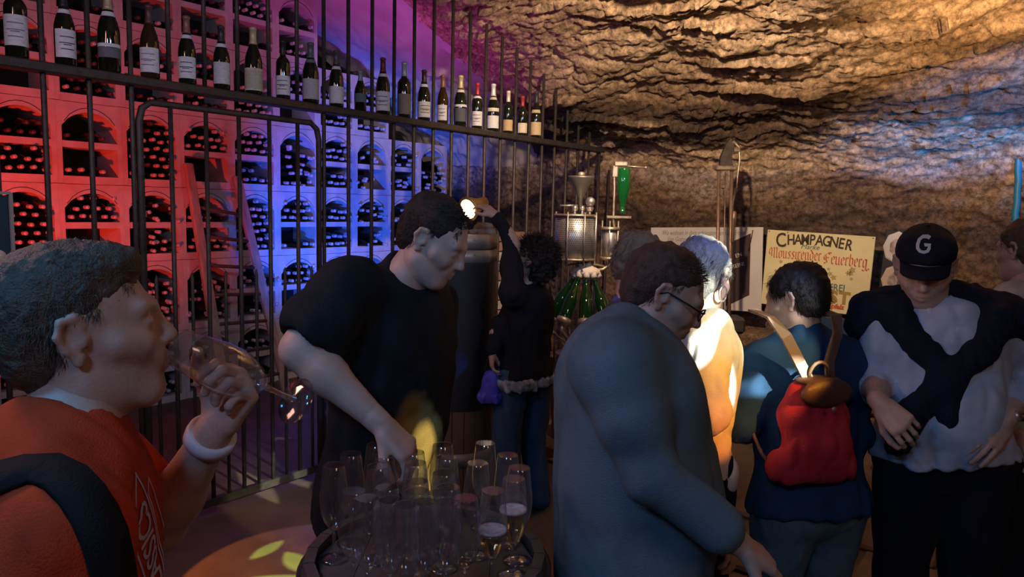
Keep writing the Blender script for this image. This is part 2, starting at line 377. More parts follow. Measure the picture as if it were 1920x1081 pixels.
M['green2'] = mat('bright_green_glass', (.008, .13, .03), .04, spec=.9, Transmission_Weight=.3)
M['green'] = mat('green_glass', (.004, .035, .008), .04, spec=.9, Transmission_Weight=.35)
def stone_rng(): return random.Random(11)
# ------------------------------------------------------------------ cave shell
PROF = [(0.02, -.02), (-.02, .6), (0.03, 1.2), (.09, 1.62), (.13, 1.90), (.26, 2.12), (.72, 2.36), (1.12, 2.60), (1.48, 2.76), (1.85, 2.88), (2.5, 3.05), (3.3, 3.2), (4.6, 3.3), (7.2, 3.3), (8.8, 3.0), (9.7, 2.2), (9.95, 1.2), (10, -.02)]
pd = np.array([p[0] for p in PROF]); pz = np.array([p[1] for p in PROF])
pl = np.concatenate([[0], np.cumsum(np.hypot(np.diff(pd), np.diff(pz)))])
def ceil_z(d): return float(np.interp(d, pd[4:15], pz[4:15]))
def shell(name, q0, q1, nq, s0, s1, ns, m, kind='wall'):
    q = np.linspace(q0, q1, nq); s = np.linspace(s0, s1, ns); S, Q = np.meshgrid(s, q, indexing='ij')
    # smooth the profile
    def prof(x): return sum(np.interp(x+o, pl, pd) for o in (-.15, -.05, .05, .15))/4, sum(np.interp(x+o, pl, pz) for o in (-.15, -.05, .05, .15))/4
    d, z = prof(Q); d2, z2 = prof(Q+.02); tx = d2-d; tz = z2-z; ln = np.hypot(tx, tz)+1e-9; nd, nz = -tz/ln*-1, -tx/ln   # inward normal (d grows inward)
    nd, nz = tz/ln, -tx/ln
    nicheness = np.clip((-.15-S)/1.2, 0, 1); nicheness = nicheness*nicheness*(3-2*nicheness); z = z+nicheness*(np.clip(d, 0, 2.2)*.22+.04); d = d-nicheness*.27*np.clip((3.2-z)/.8, 0, 1)
    rough = 1-nicheness*np.clip((d-1.3)/.6, 0, 1)*.85
    pts = np.stack([S, Q, 0*S], -1)
    low = fbm(pts*[.9, 1.3, 1], 3, 3)
    Lr = Q*5.5+S*.35+1.3*fbm(pts*[.6, 1.2, 1], 3, 11)+.22*fbm(pts*[5, 7, 1], 3, 19)
    fr = Lr-np.floor(Lr); cid = vnoise(np.stack([np.floor(Lr)*3.7, S*2.2, 0*S], -1), 5)
    ledge = (fr**1.5)*np.clip(cid*1.6+.25, 0, 1)
    up = np.clip((Q-1.9)/.7, .25, 1)
    cr = 1-np.abs(fbm(pts*[2.2, 5.5, 1], 4, 27)); crack = np.clip((cr-.86)/.14, 0, 1)
    h = .08*low+.075*ledge*up+.022*fbm(pts*[4, 9, 1], 4, 31)-.035*crack*up+.016*fbm(pts*[15, 30, 1], 4, 41, .6)
    h = h*rough
    D = d+nd*h; Z = z+nz*h
    Pw = P0[None, None]+Vd*S[..., None]+Ud*(TW-D)[..., None]+np.array([0, 0, 1.])*Z[..., None]
    V = Pw.reshape(-1, 3); I = np.arange(ns*nq).reshape(ns, nq)
    Fq = np.stack([I[:-1, :-1], I[1:, :-1], I[1:, 1:], I[:-1, 1:]], -1).reshape(-1, 4)
    me = bpy.data.meshes.new(name); me.vertices.add(len(V)); me.loops.add(Fq.size); me.polygons.add(len(Fq))
    me.vertices.foreach_set('co', V.ravel().astype(np.float32)); me.loops.foreach_set('vertex_index', Fq.ravel().astype(np.int32))
    me.polygons.foreach_set('loop_start', (np.arange(len(Fq))*4).astype(np.int32)); me.polygons.foreach_set('use_smooth', np.ones(len(Fq), bool)); me.update(calc_edges=True)
    me.materials.append(m); o = bpy.data.objects.new(name, me); COL.objects.link(o); o['kind'] = 'structure'; return o
QW = float(np.interp(4, np.arange(len(pl)), pl)); QC = float(np.interp(11, np.arange(len(pl)), pl)); QE = pl[-1]
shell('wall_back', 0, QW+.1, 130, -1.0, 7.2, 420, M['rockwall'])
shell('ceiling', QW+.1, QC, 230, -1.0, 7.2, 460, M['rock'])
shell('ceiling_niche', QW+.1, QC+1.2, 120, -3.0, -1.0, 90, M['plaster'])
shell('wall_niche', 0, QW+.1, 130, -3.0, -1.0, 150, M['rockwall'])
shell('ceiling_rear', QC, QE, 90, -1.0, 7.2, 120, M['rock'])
def wallbox(name, c, size, rz, m): o = MB().box((0, 0, 0), size).build(name, m, loc=c, rz=rz); o['kind'] = 'structure'; return o
o = MB().box((0, 0, 0), (11, 15, .2)).build('floor', M['floor'], loc=W(2, 0, -.101), rz=RV); o['kind'] = 'structure'; FLOOR = o
wallbox('wall_left', W(-2.85, -.6, 2.0), (.2, 9.6, 4.4), RV, M['dark'])
wallbox('wall_right', W(7.25, -.3, 1.9), (.2, 9.4, 4.2), RV, M['rockwall'])
wallbox('wall_front', W(-1.7, -4.6, 1.9), (2.6, .2, 4.2), RV, M['dark'])
# flagstones in the walkway on the right
fr_ = stone_rng()
for i in range(9):
    for j in range(7):
        s = 2.3+i*.52+(j % 2)*.2; t = -.6+j*.62
        mb = MB().box((0, 0, 0), (.49+fr_.uniform(-.03, .02), .58+fr_.uniform(-.03, .02), .03), bev=.012)
        c = mb.build('flagstone', M['flag'], FLOOR); w = W(s, t, .012+fr_.uniform(-.003, .003))
        c.matrix_parent_inverse = FLOOR.matrix_world.inverted(); c.parent = FLOOR
        c.location = (w[0], w[1], w[2]); c.rotation_euler[2] = RV
        c.matrix_parent_inverse = (Matrix.Translation(FLOOR.location) @ Matrix.Rotation(RV, 4, 'Z')).inverted()
# ------------------------------------------------------------------ stone bottle racks
BW, BH, SR = .443, .57, -2.2
def arch(w0, w1, zs, za, n=9):
    return [(w0+(w1-w0)*i/n, zs+(za-zs)*math.sin(math.pi*i/n)**.7) for i in range(n+1)]
def rack_mesh(single):
    mb = MB(); D = .36; T = (np.array([[1, 0, 0], [0, 1, 0], [0, 0, 1.]]), np.zeros(3))
    y0, y1 = -D, 0
    mb.box((.017, -D/2, BH/2), (.034, D, BH-.004)); mb.box((BW-.018, -D/2, BH/2), (.034, D, BH-.004))
    mb.box((BW/2, -D/2, .027), (BW-.07, D, .055))
    a = arch(.034, BW-.035, .40, .505); n = len(a)
    for i in range(n-1):
        (x0, z0), (x1, z1) = a[i], a[i+1]; mb.prism([(x0, z0), (x1, z1), (x1, BH-.004), (x0, BH-.004)], y0, y1)
    if not single: mb.box((BW/2, -D/2, .275), (BW-.07, D, .045))
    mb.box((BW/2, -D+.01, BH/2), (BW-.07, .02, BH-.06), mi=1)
    # thin voussoir joint above the arch
    b = arch(.05, BW-.05, .43, .535)
    for i in range(0, len(b)-1): mb.tube([(b[i][0], .001, b[i][1]), (b[i+1][0], .001, b[i+1][1])], .0022, 4, mi=1, cap=False)
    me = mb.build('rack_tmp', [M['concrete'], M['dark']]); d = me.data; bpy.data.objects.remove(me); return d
RM = {True: rack_mesh(True), False: rack_mesh(False)}
ROWS = {-2: 6, -1: 6, 0: 6, 1: 6, 2: 6, 3: 6, 4: 6, 5: 5, 6: 5, 7: 4, 8: 4}
SINGLE = {(1, 3), (4, 3), (8, 3), (-1, 2), (3, 2), (7, 2), (1, 1), (2, 1), (6, 1), (0, 4), (3, 4)}
ORD = ['leftmost', 'second', 'third', 'fourth', 'fifth', 'sixth', 'seventh', 'eighth', 'ninth', 'tenth', 'rightmost']
LEV = ['lowest', 'second', 'third', 'fourth', 'fifth', 'sixth', 'seventh']
FILL = {(-1, 3): (2, 3), (0, 3): (1, 1), (1, 3): 7, (2, 3): (3, 0), (3, 3): (3, 2), (4, 3): 6, (5, 3): (3, 2), (6, 3): (2, 2), (7, 3): (2, 2), (8, 3): 5,
        (-1, 2): 6, (0, 2): (3, 0), (1, 2): (2, 3), (2, 2): (1, 2), (3, 2): 7, (4, 2): (3, 1), (5, 2): (2, 2), (6, 2): (3, 2), (7, 2): 6, (1, 1): 6, (2, 1): 6, (4, 1): (3, 0), (3, 1): (3, 2)}
MESSY = {(4, 3), (6, 3), (7, 3), (8, 3), (1, 2), (6, 2), (7, 2), (1, 1), (2, 1), (3, 1), (5, 1)}
rr = random.Random(5); slots = []
for k in range(-2, 9):
    for r in range(ROWS[k]):
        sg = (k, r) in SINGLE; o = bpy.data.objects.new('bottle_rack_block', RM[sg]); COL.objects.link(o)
        w = W(SR, BW*k, r*BH); o.location = [float(x) for x in w]; o.rotation_euler[2] = RU
        # local x -> along t ; local y must point to -s: rotate so that +x=Ud, +y = left of it (-Vd)
        o.scale = (1, -1, 1) if False else (1, 1, 1)
        tag(o, f'stone rack block, {"tall arched bay" if sg else "two bays"}, {ORD[k+2]} column from left, {LEV[r]} level from floor', 'wine rack', 'stone rack blocks behind the bars')
        f = FILL.get((k, r), (rr.choice([1, 2, 2, 3]), rr.choice([0, 1, 2])) if not sg else rr.choice([4, 5, 6]))
        cells = [(.057, f)] if sg else [(.057, f[1]), (.30, f[0])]
        for zc, nr in cells:
            for j in range(nr):
                n = 5 if j % 2 == 0 else 4
                for i in range(n):
                    if (k, r) in MESSY and rr.random() < .15: continue
                    if j == nr-1 and rr.random() < .35: continue
                    t = BW*k+.035+.0375+i*.075+(j % 2)*.0375; z = r*BH+zc+.037+j*.0635
                    slots.append((k, r, zc, t, z, (k, r) in MESSY, j, i))
# the block mesh has its front at local y=0 and body at y<0; +y must face the viewer (+s)
for me in RM.values():
    v = np.empty(len(me.vertices)*3); me.vertices.foreach_get('co', v); v = v.reshape(-1, 3); v[:, 1] *= -1; me.vertices.foreach_set('co', v.ravel()); me.flip_normals(); me.update()
RBP = [(.002, .006), (.034, 0), (.0365, .01), (.0365, .17), (.033, .20), (.017, .238), (.0145, .25), (.0148, .295), (.0135, .30), (.001, .301)]
def rb_mesh(cm, gm='bglass', nm='rack_bottle'):
    o = MB().lathe(RBP, seg=12, mis=[0, 0, 0, 0, 0, 0, 1, 1, 1]).build(nm, [M[gm], M[cm]]); d = o.data; bpy.data.objects.remove(o); return d
RB = [rb_mesh('capsule'), rb_mesh('capsule', 'bbrown'), rb_mesh('capdark')]
fz = frame_from_z(Vd); items = []
for (k, r, zc, t, z, messy, jr, ir) in slots:
    ps = W(SR-.285+rr.uniform(-.012, .02)+(.03 if messy else 0)*rr.random(), t, z); tip = ps+Vd*.3
    v = tip-np.array([0, 0, CAM_H]); D = v @ _f; px = 960+FPX*(v @ _R)/D; py = 540.5-FPX*(v @ _U)/D
    vis = -10 < px < 900 and -20 < py < 660
    if k == -2 and px < -20: continue
    dirv = Vd+np.array([0, 0, 1])*rr.uniform(-.03, .03)
    if messy: dirv = dirv+Ud*rr.uniform(-.22, .22)+np.array([0, 0, 1])*rr.uniform(-.15, .12)
    ty = 2 if (r >= 4 and k < 3 and rr.random() < .8) or rr.random() < .08 or (r == 3 and k in (-1, 0) and zc > .2) else (1 if messy and rr.random() < .4 else 0)
    items.append((not vis, D, k, r, zc, ps, dirv/np.linalg.norm(dirv), ty, jr, ir))
items.sort(key=lambda q: (q[0], q[1]))
for q in items[:300]:
    _, D, k, r, zc, ps, dv, ty, jr, ir = q; o = bpy.data.objects.new('wine_bottle', RB[ty]); COL.objects.link(o)
    o.location = [float(x) for x in ps]; o.rotation_euler = Matrix(frame_from_z(dv).tolist()).to_euler()
    bay = 'tall' if (k, r) in SINGLE else ('arched' if zc > .2 else 'square')
    tag(o, f'wine bottle {["first", "second", "third", "fourth", "last"][ir]} in {LEV[jr]} row, {bay} bay, {ORD[k+2]} rack column, {LEV[r]} block from floor', 'bottle', 'wine bottles lying in the stone racks')
vv = np.array([v.co[:] for v in RB[0].vertices]); ff = [tuple(p.vertices) for p in RB[0].polygons]; fm = [p.material_index for p in RB[0].polygons]
mb = MB()
for q in items[300:1000]:
    b0 = mb.n; mb.v.append(vv @ frame_from_z(q[6]).T+q[5]); mb.n += len(vv)
    for f, mi in zip(ff, fm): mb.f.append(tuple(i+b0 for i in f)); mb.m.append(mi); mb.sm.append(True)
o = mb.build('wine_bottle', [M['bglass'], M['capsule']]); tag(o, 'many more dark wine bottles lying in the farther and higher rack bays', 'bottles', None, 'stuff')
# ------------------------------------------------------------------ iron fence
fence = empty('iron_fence', W(0, 0, 0), 'tall dark iron bar fence with a rail of standing wine bottles before the racks', 'fence')
FO = W(0, 0, 0)
T0, DT = -.895, .1795
def fbuild(mb, nm, m, par, org): return mb.build(nm, m, par, world=org)
mb = MB(); a = W(0, -2.2, 2.145); b = W(0, TW-.42, 2.145); mb.box((a+b)/2, (np.linalg.norm(b-a), .085, .042), rz=RU, bev=.006); fbuild(mb, 'top_rail', M['iron'], fence, FO)
for t0, t1 in ((-2.2, -.53), (.53, TW-.05)):
    mb = MB(); a = W(0, t0, .04); b = W(0, t1, .04); mb.box((a+b)/2, (np.linalg.norm(b-a), .04, .05), rz=RU); fbuild(mb, 'bottom_rail', M['iron'], fence, FO)
for k in range(-7, 27):
    t = T0+DT*k; zt = min(ceil_z(TW-t)-.03, 3.3)
    z0 = 2.16 if 3 <= k <= 7 else .02
    if k == 26: zt = 1.98
    mb = MB(); j = rr.uniform(-.004, .004); mb.tube([W(0, t+j, z0), W(0, t, (z0+zt)/2), W(0, t-j, zt)], .0115, 8); fbuild(mb, 'bar', M['iron'], fence, FO)
    if (k < 3 or k > 7) and k < 26:
        mb = MB(); mb.tube([W(0, t+DT/2, .02), W(0, t+DT/2, 1.235), W(0, t+DT/2, 1.26)], [.009, .009, .002], 8); fbuild(mb, 'short_bar', M['iron'], fence, FO)
gate = empty('iron_gate', W(0, -.5, 0), 'barred iron gate with a rounded frame set in the fence below the bottle rail', 'gate'); GO = W(0, -.5, 0)
c = [(.505, .05), (.505, 1.97), (.49, 2.03), (.45, 2.06), (-.45, 2.06), (-.49, 2.03), (-.505, 1.97), (-.505, .05)]
mb = MB(); mb.tube([W(.0, x, z) for x, z in c], .0165, 8); fbuild(mb, 'gate_frame', M['iron'], gate, GO)
mb = MB(); mb.box(W(0, 0, .06), (1.0, .03, .04), rz=RU); fbuild(mb, 'gate_frame', M['iron'], gate, GO)
for k in range(3, 8):
    t = T0+DT*k; mb = MB(); mb.tube([W(0, t, .06), W(0, t, 2.05)], .0115, 8); fbuild(mb, 'gate_bar', M['iron'], gate, GO)
    mb = MB(); mb.tube([W(0, t+DT/2, .06), W(0, t+DT/2, 1.235), W(0, t+DT/2, 1.26)], [.009, .009, .002], 8); fbuild(mb, 'gate_short_bar', M['iron'], gate, GO)
mb = MB(); mb.box(W(.02, .47, 1.05), (.07, .05, .13), rz=RU, bev=.006); fbuild(mb, 'lock_box', M['iron'], gate, GO)
# ------------------------------------------------------------------ bottles standing on the rail
def burg(r, h): return [(.004, .012), (r*.9, 0), (r, .008), (r, h*.47), (r*.97, h*.52), (r*.82, h*.60), (r*.55, h*.70), (r*.40, h*.78), (r*.36, h*.84), (r*.36, h*.95), (r*.42, h*.955), (r*.42, h*.985), (r*.3, h), (.001, h)]
def bord(r, h): return [(.004, .012), (r*.9, 0), (r, .008), (r, h*.58), (r*.96, h*.63), (r*.75, h*.68), (r*.45, h*.72), (r*.38, h*.76), (r*.37, h*.94), (r*.42, h*.945), (r*.42, h*.985), (r*.3, h), (.001, h)]
LM = {}
def labmat(c):
    if c not in LM:
        LM[c] = mat('label_paper', c, .75, noise=.7, nscale=45, col2=tuple(x*.72 for x in c), coords='Object', aniso=(1, 1, 3), detail=2)
    return LM[c]
capm = {}
def capmat(c):
    if c not in capm: capm[c] = mat('capsule_foil', c, .4, metal=.25)
    return capm[c]
WH = (.80, .80, .80); CR = (.80, .72, .55); TAN = (.62, .45, .22); GR = (.42, .40, .38)
# style, radius, height, glass, capsule colour (or None), neck band colour, [labels (z0,z1,colour,half angle)], words
RAILB = [
 (bord, .041, .33, 'bglass', None, None, [(.045, .165, WH, 75)], 'dark bottle with a large plain white label, leftmost on the rail'),
 (burg, .040, .32, 'bglass', (.03, .03, .03), WH, [(.03, .145, WH, 70)], 'dark bottle with white cut-corner label and white neck band, second on the rail'),
 (burg, .045, .36, 'bglass', (.55, .42, .24), WH, [(.105, .12, WH, 88), (.06, .103, (.16, .16, .19), 75)], 'sparkling wine bottle with gold neck foil, round white seal and dark label'),
 (burg, .041, .33, 'bbrown', (.12, .06, .05), None, [(.025, .135, WH, 75)], 'bottle with plain white label and dull brown neck, fourth on the rail from the left'),
 (burg, .040, .32, 'bglass', (.30, .14, .10), WH, [(.025, .125, WH, 72)], 'dark bottle with small white neck tag and rusty brown foil, fifth on the rail'),
 (burg, .040, .31, 'bglass', (.05, .04, .04), WH, [(.025, .13, (.66, .66, .66), 65)], 'dark bottle with off-white seal-stamped label and broad white collar, sixth on the rail'),
 (burg, .044, .34, 'bglass', (.62, .5, .3), None, [(.02, .13, (.55, .50, .36), 85), (.118, .13, WH, 88), (.018, .028, WH, 88)], 'bottle with tan neck foil and banded olive cream label'),
 (bord, .037, .31, 'bglass', (.03, .02, .02), None, [(.02, .12, WH, 75)], 'slim dark bottle with plain white label, eighth on the rail'),
 (burg, .045, .33, 'bglass', (.12, .14, .14), (.16, .18, .2), [(.02, .13, (.5, .5, .48), 78)], 'broad bottle with large grey label half hidden by a bar'),
 (burg, .041, .32, 'bglass', (.10, .08, .08), (.7, .7, .7), [(.02, .115, (.75, .75, .72), 75)], 'bottle with white label bearing a small dark seal left of a tiny bottle'),
 (burg, .035, .235, 'bglass', (.25, .34, .34), None, [(.05, .10, (.12, .16, .16), 70)], 'smallest bottle on the rail with pale teal foil and dark label'),
 (burg, .043, .34, 'bglass', (.16, .03, .03), (.7, .7, .7), [(.02, .135, WH, 80)], 'bottle with tall dark red neck foil and wide white label'),
 (bord, .042, .345, 'bglass', (.32, .38, .38), None, [(.02, .145, (.22, .19, .15), 80)], 'bottle with pale grey foil and murky brown label'),
 (burg, .041, .325, 'bglass', (.06, .03, .03), WH, [(.02, .12, WH, 78), (.045, .095, CR, 50)], 'bottle with framed white label and white neck crescent'),
 (burg, .037, .32, 'bbrown', (.30, .14, .08), None, [(.02, .12, WH, 60)], 'brown glass bottle with narrow upright white label'),
 (burg, .044, .345, 'bglass', (.66, .52, .26), (.75, .7, .6), [(.13, .145, WH, 88), (.03, .12, (.10, .10, .12), 70)], 'champagne bottle with gold foil and black white-topped label'),
 (bord, .038, .32, 'bglass', (.45, .04, .04), WH, [(.02, .12, WH, 72)], 'bottle with bright red foil and white label between two bars'),
 (burg, .043, .34, 'bglass', (.82, .82, .78), (.6, .55, .4), [(.02, .11, WH, 78), (.14, .165, CR, 80)], 'champagne bottle with long white foil and pale neck stripe'),
 (bord, .037, .315, 'bglass', (.8, .74, .55), None, [(.02, .10, TAN, 75)], 'slim bottle with cream foil and tan label'),
 (bord, .037, .30, 'bglass', (.42, .05, .05), None, [(.02, .095, CR, 70)], 'slim bottle with red foil and small cream label'),
 (burg, .042, .36, 'bglass', (.05, .05, .05), None, [(.02, .12, (.70, .54, .30), 80), (.19, .215, (.6, .5, .3), 60)], 'tall dark bottle with two tan labels, rightmost on the rail'),
]
def label_patch(mb, prof, z0, z1, half, face, mi, off=.0012):
    rs = [p[0] for p in prof]; zs = [p[1] for p in prof]; n = 14; V = []; rows = 6
    for j in range(rows):
        z = z0+(z1-z0)*j/(rows-1); r = np.interp(z, zs[1:], rs[1:])+off
        for i in range(n+1):
            a = face+math.radians(-half+2*half*i/n); V.append((r*math.cos(a), r*math.sin(a), z))
    F = [(j*(n+1)+i, j*(n+1)+i+1, (j+1)*(n+1)+i+1, (j+1)*(n+1)+i) for j in range(rows-1) for i in range(n)]
    mb.add(V, F, mi, True)
for i, (sty, r, h, gm, cc, nb, labs, words) in enumerate(RAILB):
    t = T0+DT*(i-.5)+(.0 if i else 0); base = W(.0, t, 2.166); prof = sty(r, h)
    b = empty('wine_bottle', base, words, 'bottle', 'wine bottles standing on the fence rail')
    MB().lathe(prof, seg=24).build('bottle_glass', M[gm], b)
    if cc:
        cp = [(a+.0008, z) for a, z in prof if z >= h*.76]; r0 = np.interp(h*.74, [p[1] for p in prof[1:]], [p[0] for p in prof[1:]])
        MB().lathe([(r0+.0008, h*.74)]+cp+[(.001, h+.001)], seg=20).build('capsule', capmat(cc), b)
    face = math.atan2(-base[1], -base[0])+rr.uniform(-.25, .25)
    for (z0, z1, lc, ha) in labs:
        mb = MB(); label_patch(mb, prof, z0, z1, ha, face, 0); lb = mb.build('label', labmat(lc), b)
        if z1-z0 > .09 and lc in (WH, CR):
            mb = MB()
            for zz, hw in ((.72, .55), (.5, .62), (.44, .3), (.28, .5)):
                zc = z0+(z1-z0)*zz; label_patch(mb, prof, zc, zc+.0035, ha*hw, face, 0, .002)
            mb.build('print', M['black'] if i % 3 else labmat((.2, .18, .3)), lb)
    if nb:
        mb = MB(); label_patch(mb, prof, h*.66, h*.715, 80, face, 0); mb.build('neck_label', labmat(nb), b)
# ladder leaning on the racks
def sdir(px, py, s): return on_s(px, py, s)
l1t, l1b = on_s(352, 306, SR+.10), on_s(396, 575, SR+.42); l2t, l2b = on_s(443, 330, SR+.10), on_s(506, 600, SR+.42)
def ext(a, b):
    k = (a[2]-.0)/(a[2]-b[2]); return a+(b-a)*k
e1, e2 = ext(l1t, l1b), ext(l2t, l2b); L0 = (e1+e2)/2
lad = empty('ladder', (L0[0], L0[1], 0), 'wooden ladder leaning against the stone racks behind the bars, its rails lit red', 'ladder')
for a, b in ((l1t, e1), (l2t, e2)):
    mb = MB(); z = (a-b)/np.linalg.norm(a-b); R = np.stack([Ud-z*(Ud @ z), np.cross(z, Ud), z], 1); R[:, 0] /= np.linalg.norm(R[:, 0]); R[:, 1] = np.cross(z, R[:, 0])
    mb.box((a+b)/2, (.075, .045, np.linalg.norm(a-b)), R=R, bev=.01); mb.build('rail', M['ladder'], lad, world=(L0[0], L0[1], 0))
for i in range(1, 8):
    k = i/8.5; a = e1+(l1t-e1)*k; b = e2+(l2t-e2)*k; mb = MB(); mb.tube([a, b], .014, 8); mb.build('rung', M['wood'], lad, world=(L0[0], L0[1], 0))
# ------------------------------------------------------------------ boards and signs on the back wall
def board(name, corners, t, thick, m, label, cat):
    c = [on_t(x, y, t) for x, y in corners]; O = sum(c)/4; X = (c[1]-c[0])+(c[2]-c[3]); w = np.linalg.norm(X)/2; X = X/np.linalg.norm(X)
    Y = (c[0]-c[3])+(c[1]-c[2]); Y = Y-X*(Y @ X); h = np.linalg.norm(Y)/2; Y /= np.linalg.norm(Y); Z = np.cross(X, Y)
    root = empty(name, O, label, cat); R = np.stack([X, Y, Z], 1)
    MB().box(-Z*thick/2, (w, h, thick), R=R, bev=.003).build('panel', m, root)
    return root, O, R, w, h
def lettering(root, R, uv, txt, size, m, bold=0., shear=0., rot=0., space=1., name='lettering', sx=1., ex=.0012, parent=None):
    v, f = text_mesh(txt, size, bold, ex, shear, space); v = v*[sx, 1, 1]
    a = math.radians(rot); r2 = np.array([[math.cos(a), -math.sin(a), 0], [math.sin(a), math.cos(a), 0], [0, 0, 1]])
    v = v @ r2.T+[uv[0], uv[1], ex+.0004]; mb = MB(); mb.add(v @ R.T, f); return mb.build(name, m, root)
INK = mat('dark_brown_ink', (.06, .035, .02), .7); REDI = mat('red_ink', (.65, .10, .05), .7); GRN = mat('green_grey_ink', (.12, .20, .16), .7)
GOLD = mat('gold_ink', (.42, .27, .07), .6); GREY = mat('grey_ink', (.30, .28, .27), .8); BANNER = mat('banner_brown', (.055, .035, .035), .7)
CREAMB = mat('cream_board', (.86, .78, .42), .65, noise=.5, nscale=4, col2=(.72, .62, .32)); WHITEB = mat('white_board', (.72, .68, .64), .65, noise=.5, nscale=4, col2=(.6, .56, .52))
TB = TW-.24
rt, O, R, w, h = board('champagne_sign', [(1440, 430), (1642, 444), (1625, 594), (1426, 569)], TB, .015, CREAMB, 'cream square sign reading CHAMPAGNER with red blackletter lines and a gold FAUST', 'sign')
word = 'CHAMPAGNER'; 
for i, ch in enumerate(word):
    x = (-.5+(i+.5)/10)*w*.66+(0 if i else -.022); y = h*.435-((x/(w*.5))**2)*h*.09+(-.012 if i == 0 else 0)
    lettering(rt, R, (x-.02, y-.055), ch, (.16 if i == 0 else .115), INK, bold=.002, sx=.76, rot=-x/(w*.5)*11, name='letter')
lettering(rt, R, (-.06, h*.285), 'Marke', .055, GRN, shear=.3)
MIN = [(0, 6), (.8, 6.8), (.8, .8), (1.6, 0)]; OO = [(2, 7), (.7, 5.8), (.7, 1.2), (2, 0), (3.4, 1.2), (3.4, 5.8), (2, 7)]
BL = {'n': ([MIN, [(.9, 5.8), (2.6, 7), (3.4, 6), (3.4, .8), (4.2, 0)]], 5), 'u': ([[(0, 7), (.8, 6), (.8, 1), (2.2, 0), (3.4, 1)], [(3.4, 7), (3.4, .8), (4.2, 0)]], 5),
      'r': ([MIN, [(.9, 5.8), (2, 7), (2.8, 6)]], 3.6), 'i': ([MIN, [(.6, 8.6), (1.2, 9.2)]], 2.4), 'o': ([OO], 4.6), 'e': ([[(2.8, 4.2), (3, 5.6), (2, 7), (.7, 5.8), (.7, 1.2), (2, 0), (3, 1)], [(.8, 3.2), (2.9, 4.4)]], 4),
      's': ([[(3, 6), (2, 7), (.8, 5.8), (3, 2), (2, 0), (.3, .8)]], 4), 'd': ([OO, [(3.4, 5.8), (.8, 9.5)]], 4.6), 'b': ([[(.8, 10), (.8, 1), (2, 0), (3.4, 1.2), (3.4, 5.8), (2, 7), (.9, 6)]], 4.6),
      'g': ([OO, [(3.4, 7), (3.4, -1.5), (2, -3), (.3, -2)], [(3.4, -1.5), (5, -2.6), (6.5, -1.4), (5, -.6)]], 5),
      'M': ([[(0, 8), (1, 9.5), (2, 8), (2, 1), (.5, 0)], [(2, 8), (4, 9.8), (4.6, 8.5), (4.6, .8), (5.4, 0)], [(4.6, 8.3), (6.6, 9.8), (7.4, 8.5), (7.4, .8), (8.4, 0)], [(.3, 3), (-.8, 5), (0, 8)]], 9.2),
      'F': ([[(6, 9.2), (4, 9.8), (2, 8.6), (1, 7), (1.4, 4), (2.6, 1), (1, 0), (0, 1)], [(1.6, 5), (4.2, 5.2)], [(3, 9.4), (4.6, 8)], [(.2, 3), (-.8, 5.5), (.6, 8)]], 6.2), ' ': ([], 2.2)}
def blackletter(root, R, u0, v0, txt, width, m, rot=0):
    tot = sum(BL[c][1] for c in txt); sc = width/tot; x = 0; mb = MB(); nb = np.array([math.cos(.7), math.sin(.7)])*.62; a = math.radians(rot)
    for c in txt:
        for pl_ in BL[c][0]:
            for (p, q) in zip(pl_[:-1], pl_[1:]):
                p = np.array(p); q = np.array(q); quad = [p-nb, p+nb, q+nb, q-nb]
                ar = sum(quad[i][0]*quad[(i+1) % 4][1]-quad[(i+1) % 4][0]*quad[i][1] for i in range(4))
                if ar < 0: quad = quad[::-1]
                V = []
                for g in quad:
                    X = (g[0]+x)*sc; Y = g[1]*sc*1.15; V.append((u0+X*math.cos(a)-Y*math.sin(a), v0+X*math.sin(a)+Y*math.cos(a), .0016))
                mb.add(np.array(V) @ R.T, [(0, 1, 2, 3)])
        x += BL[c][1]
    return mb.build('lettering', m, root)
blackletter(rt, R, -w*.455, h*.135, 'Moussirender', w*.50, REDI, 1)
blackletter(rt, R, w*.07, h*.12, 'Feuerberg', w*.39, REDI, -1)
mb = MB()                                                   # crest: shield with crown and side bearers
def flat(mb, pts, z=.0016): mb.add(np.array([(x, y, z) for x, y in pts]) @ R.T, [tuple(range(len(pts)))])
cx, cy = -.03, h*.02
flat(mb, [(cx-.035, cy+.03), (cx-.035, cy-.02), (cx, cy-.055), (cx+.035, cy-.02), (cx+.035, cy+.03)])
flat(mb, [(cx-.03, cy+.035), (cx+.03, cy+.035), (cx+.04, cy+.07), (cx+.015, cy+.05), (cx, cy+.08), (cx-.015, cy+.05), (cx-.04, cy+.07)])
for s in (-1, 1): flat(mb, ([(cx+s*.04, cy-.05), (cx+s*.055, cy+.0), (cx+s*.05, cy+.05), (cx+s*.075, cy+.04), (cx+s*.085, cy), (cx+s*.07, cy-.05)])[::-s])
mb.build('crest', INK, rt)
mb = MB(); lr = random.Random(3)
for i in range(16):
    x = lr.uniform(-.28, .34); y = cy+lr.uniform(-.05, .06)
    if abs(x-cx) < .1: continue
    r = lr.uniform(.014, .03); flat(mb, [(x+r*math.cos(a)*(1 if j % 2 else .55), y+r*math.sin(a)*(1 if j % 2 else .55)) for j, a in enumerate(np.linspace(0, 2*math.pi, 10, endpoint=False))], .0012)
mb.build('vine_leaves', mat('leaf_ink', (.50, .40, .16), .7), rt)
lettering(rt, R, (.03, -h*.215), 'SEKTKELLEREI', .075, GRN, bold=.001, sx=.85)
lettering(rt, R, (.06, -h*.37), 'FAUST', .13, GOLD, bold=.006, space=1.15)
lettering(rt, R, (.13, -h*.44), 'Rheinpfalz', .05, REDI, bold=.002, shear=.15)
for u, v in ((-.48, .48), (.48, .48), (-.3, .48)): MB().lathe([(.005, 0), (.003, .003), (.001, .003)], c=R @ np.array([u*w, v*h, 0]), R=R, seg=8).build('nail', M['black'], rt)

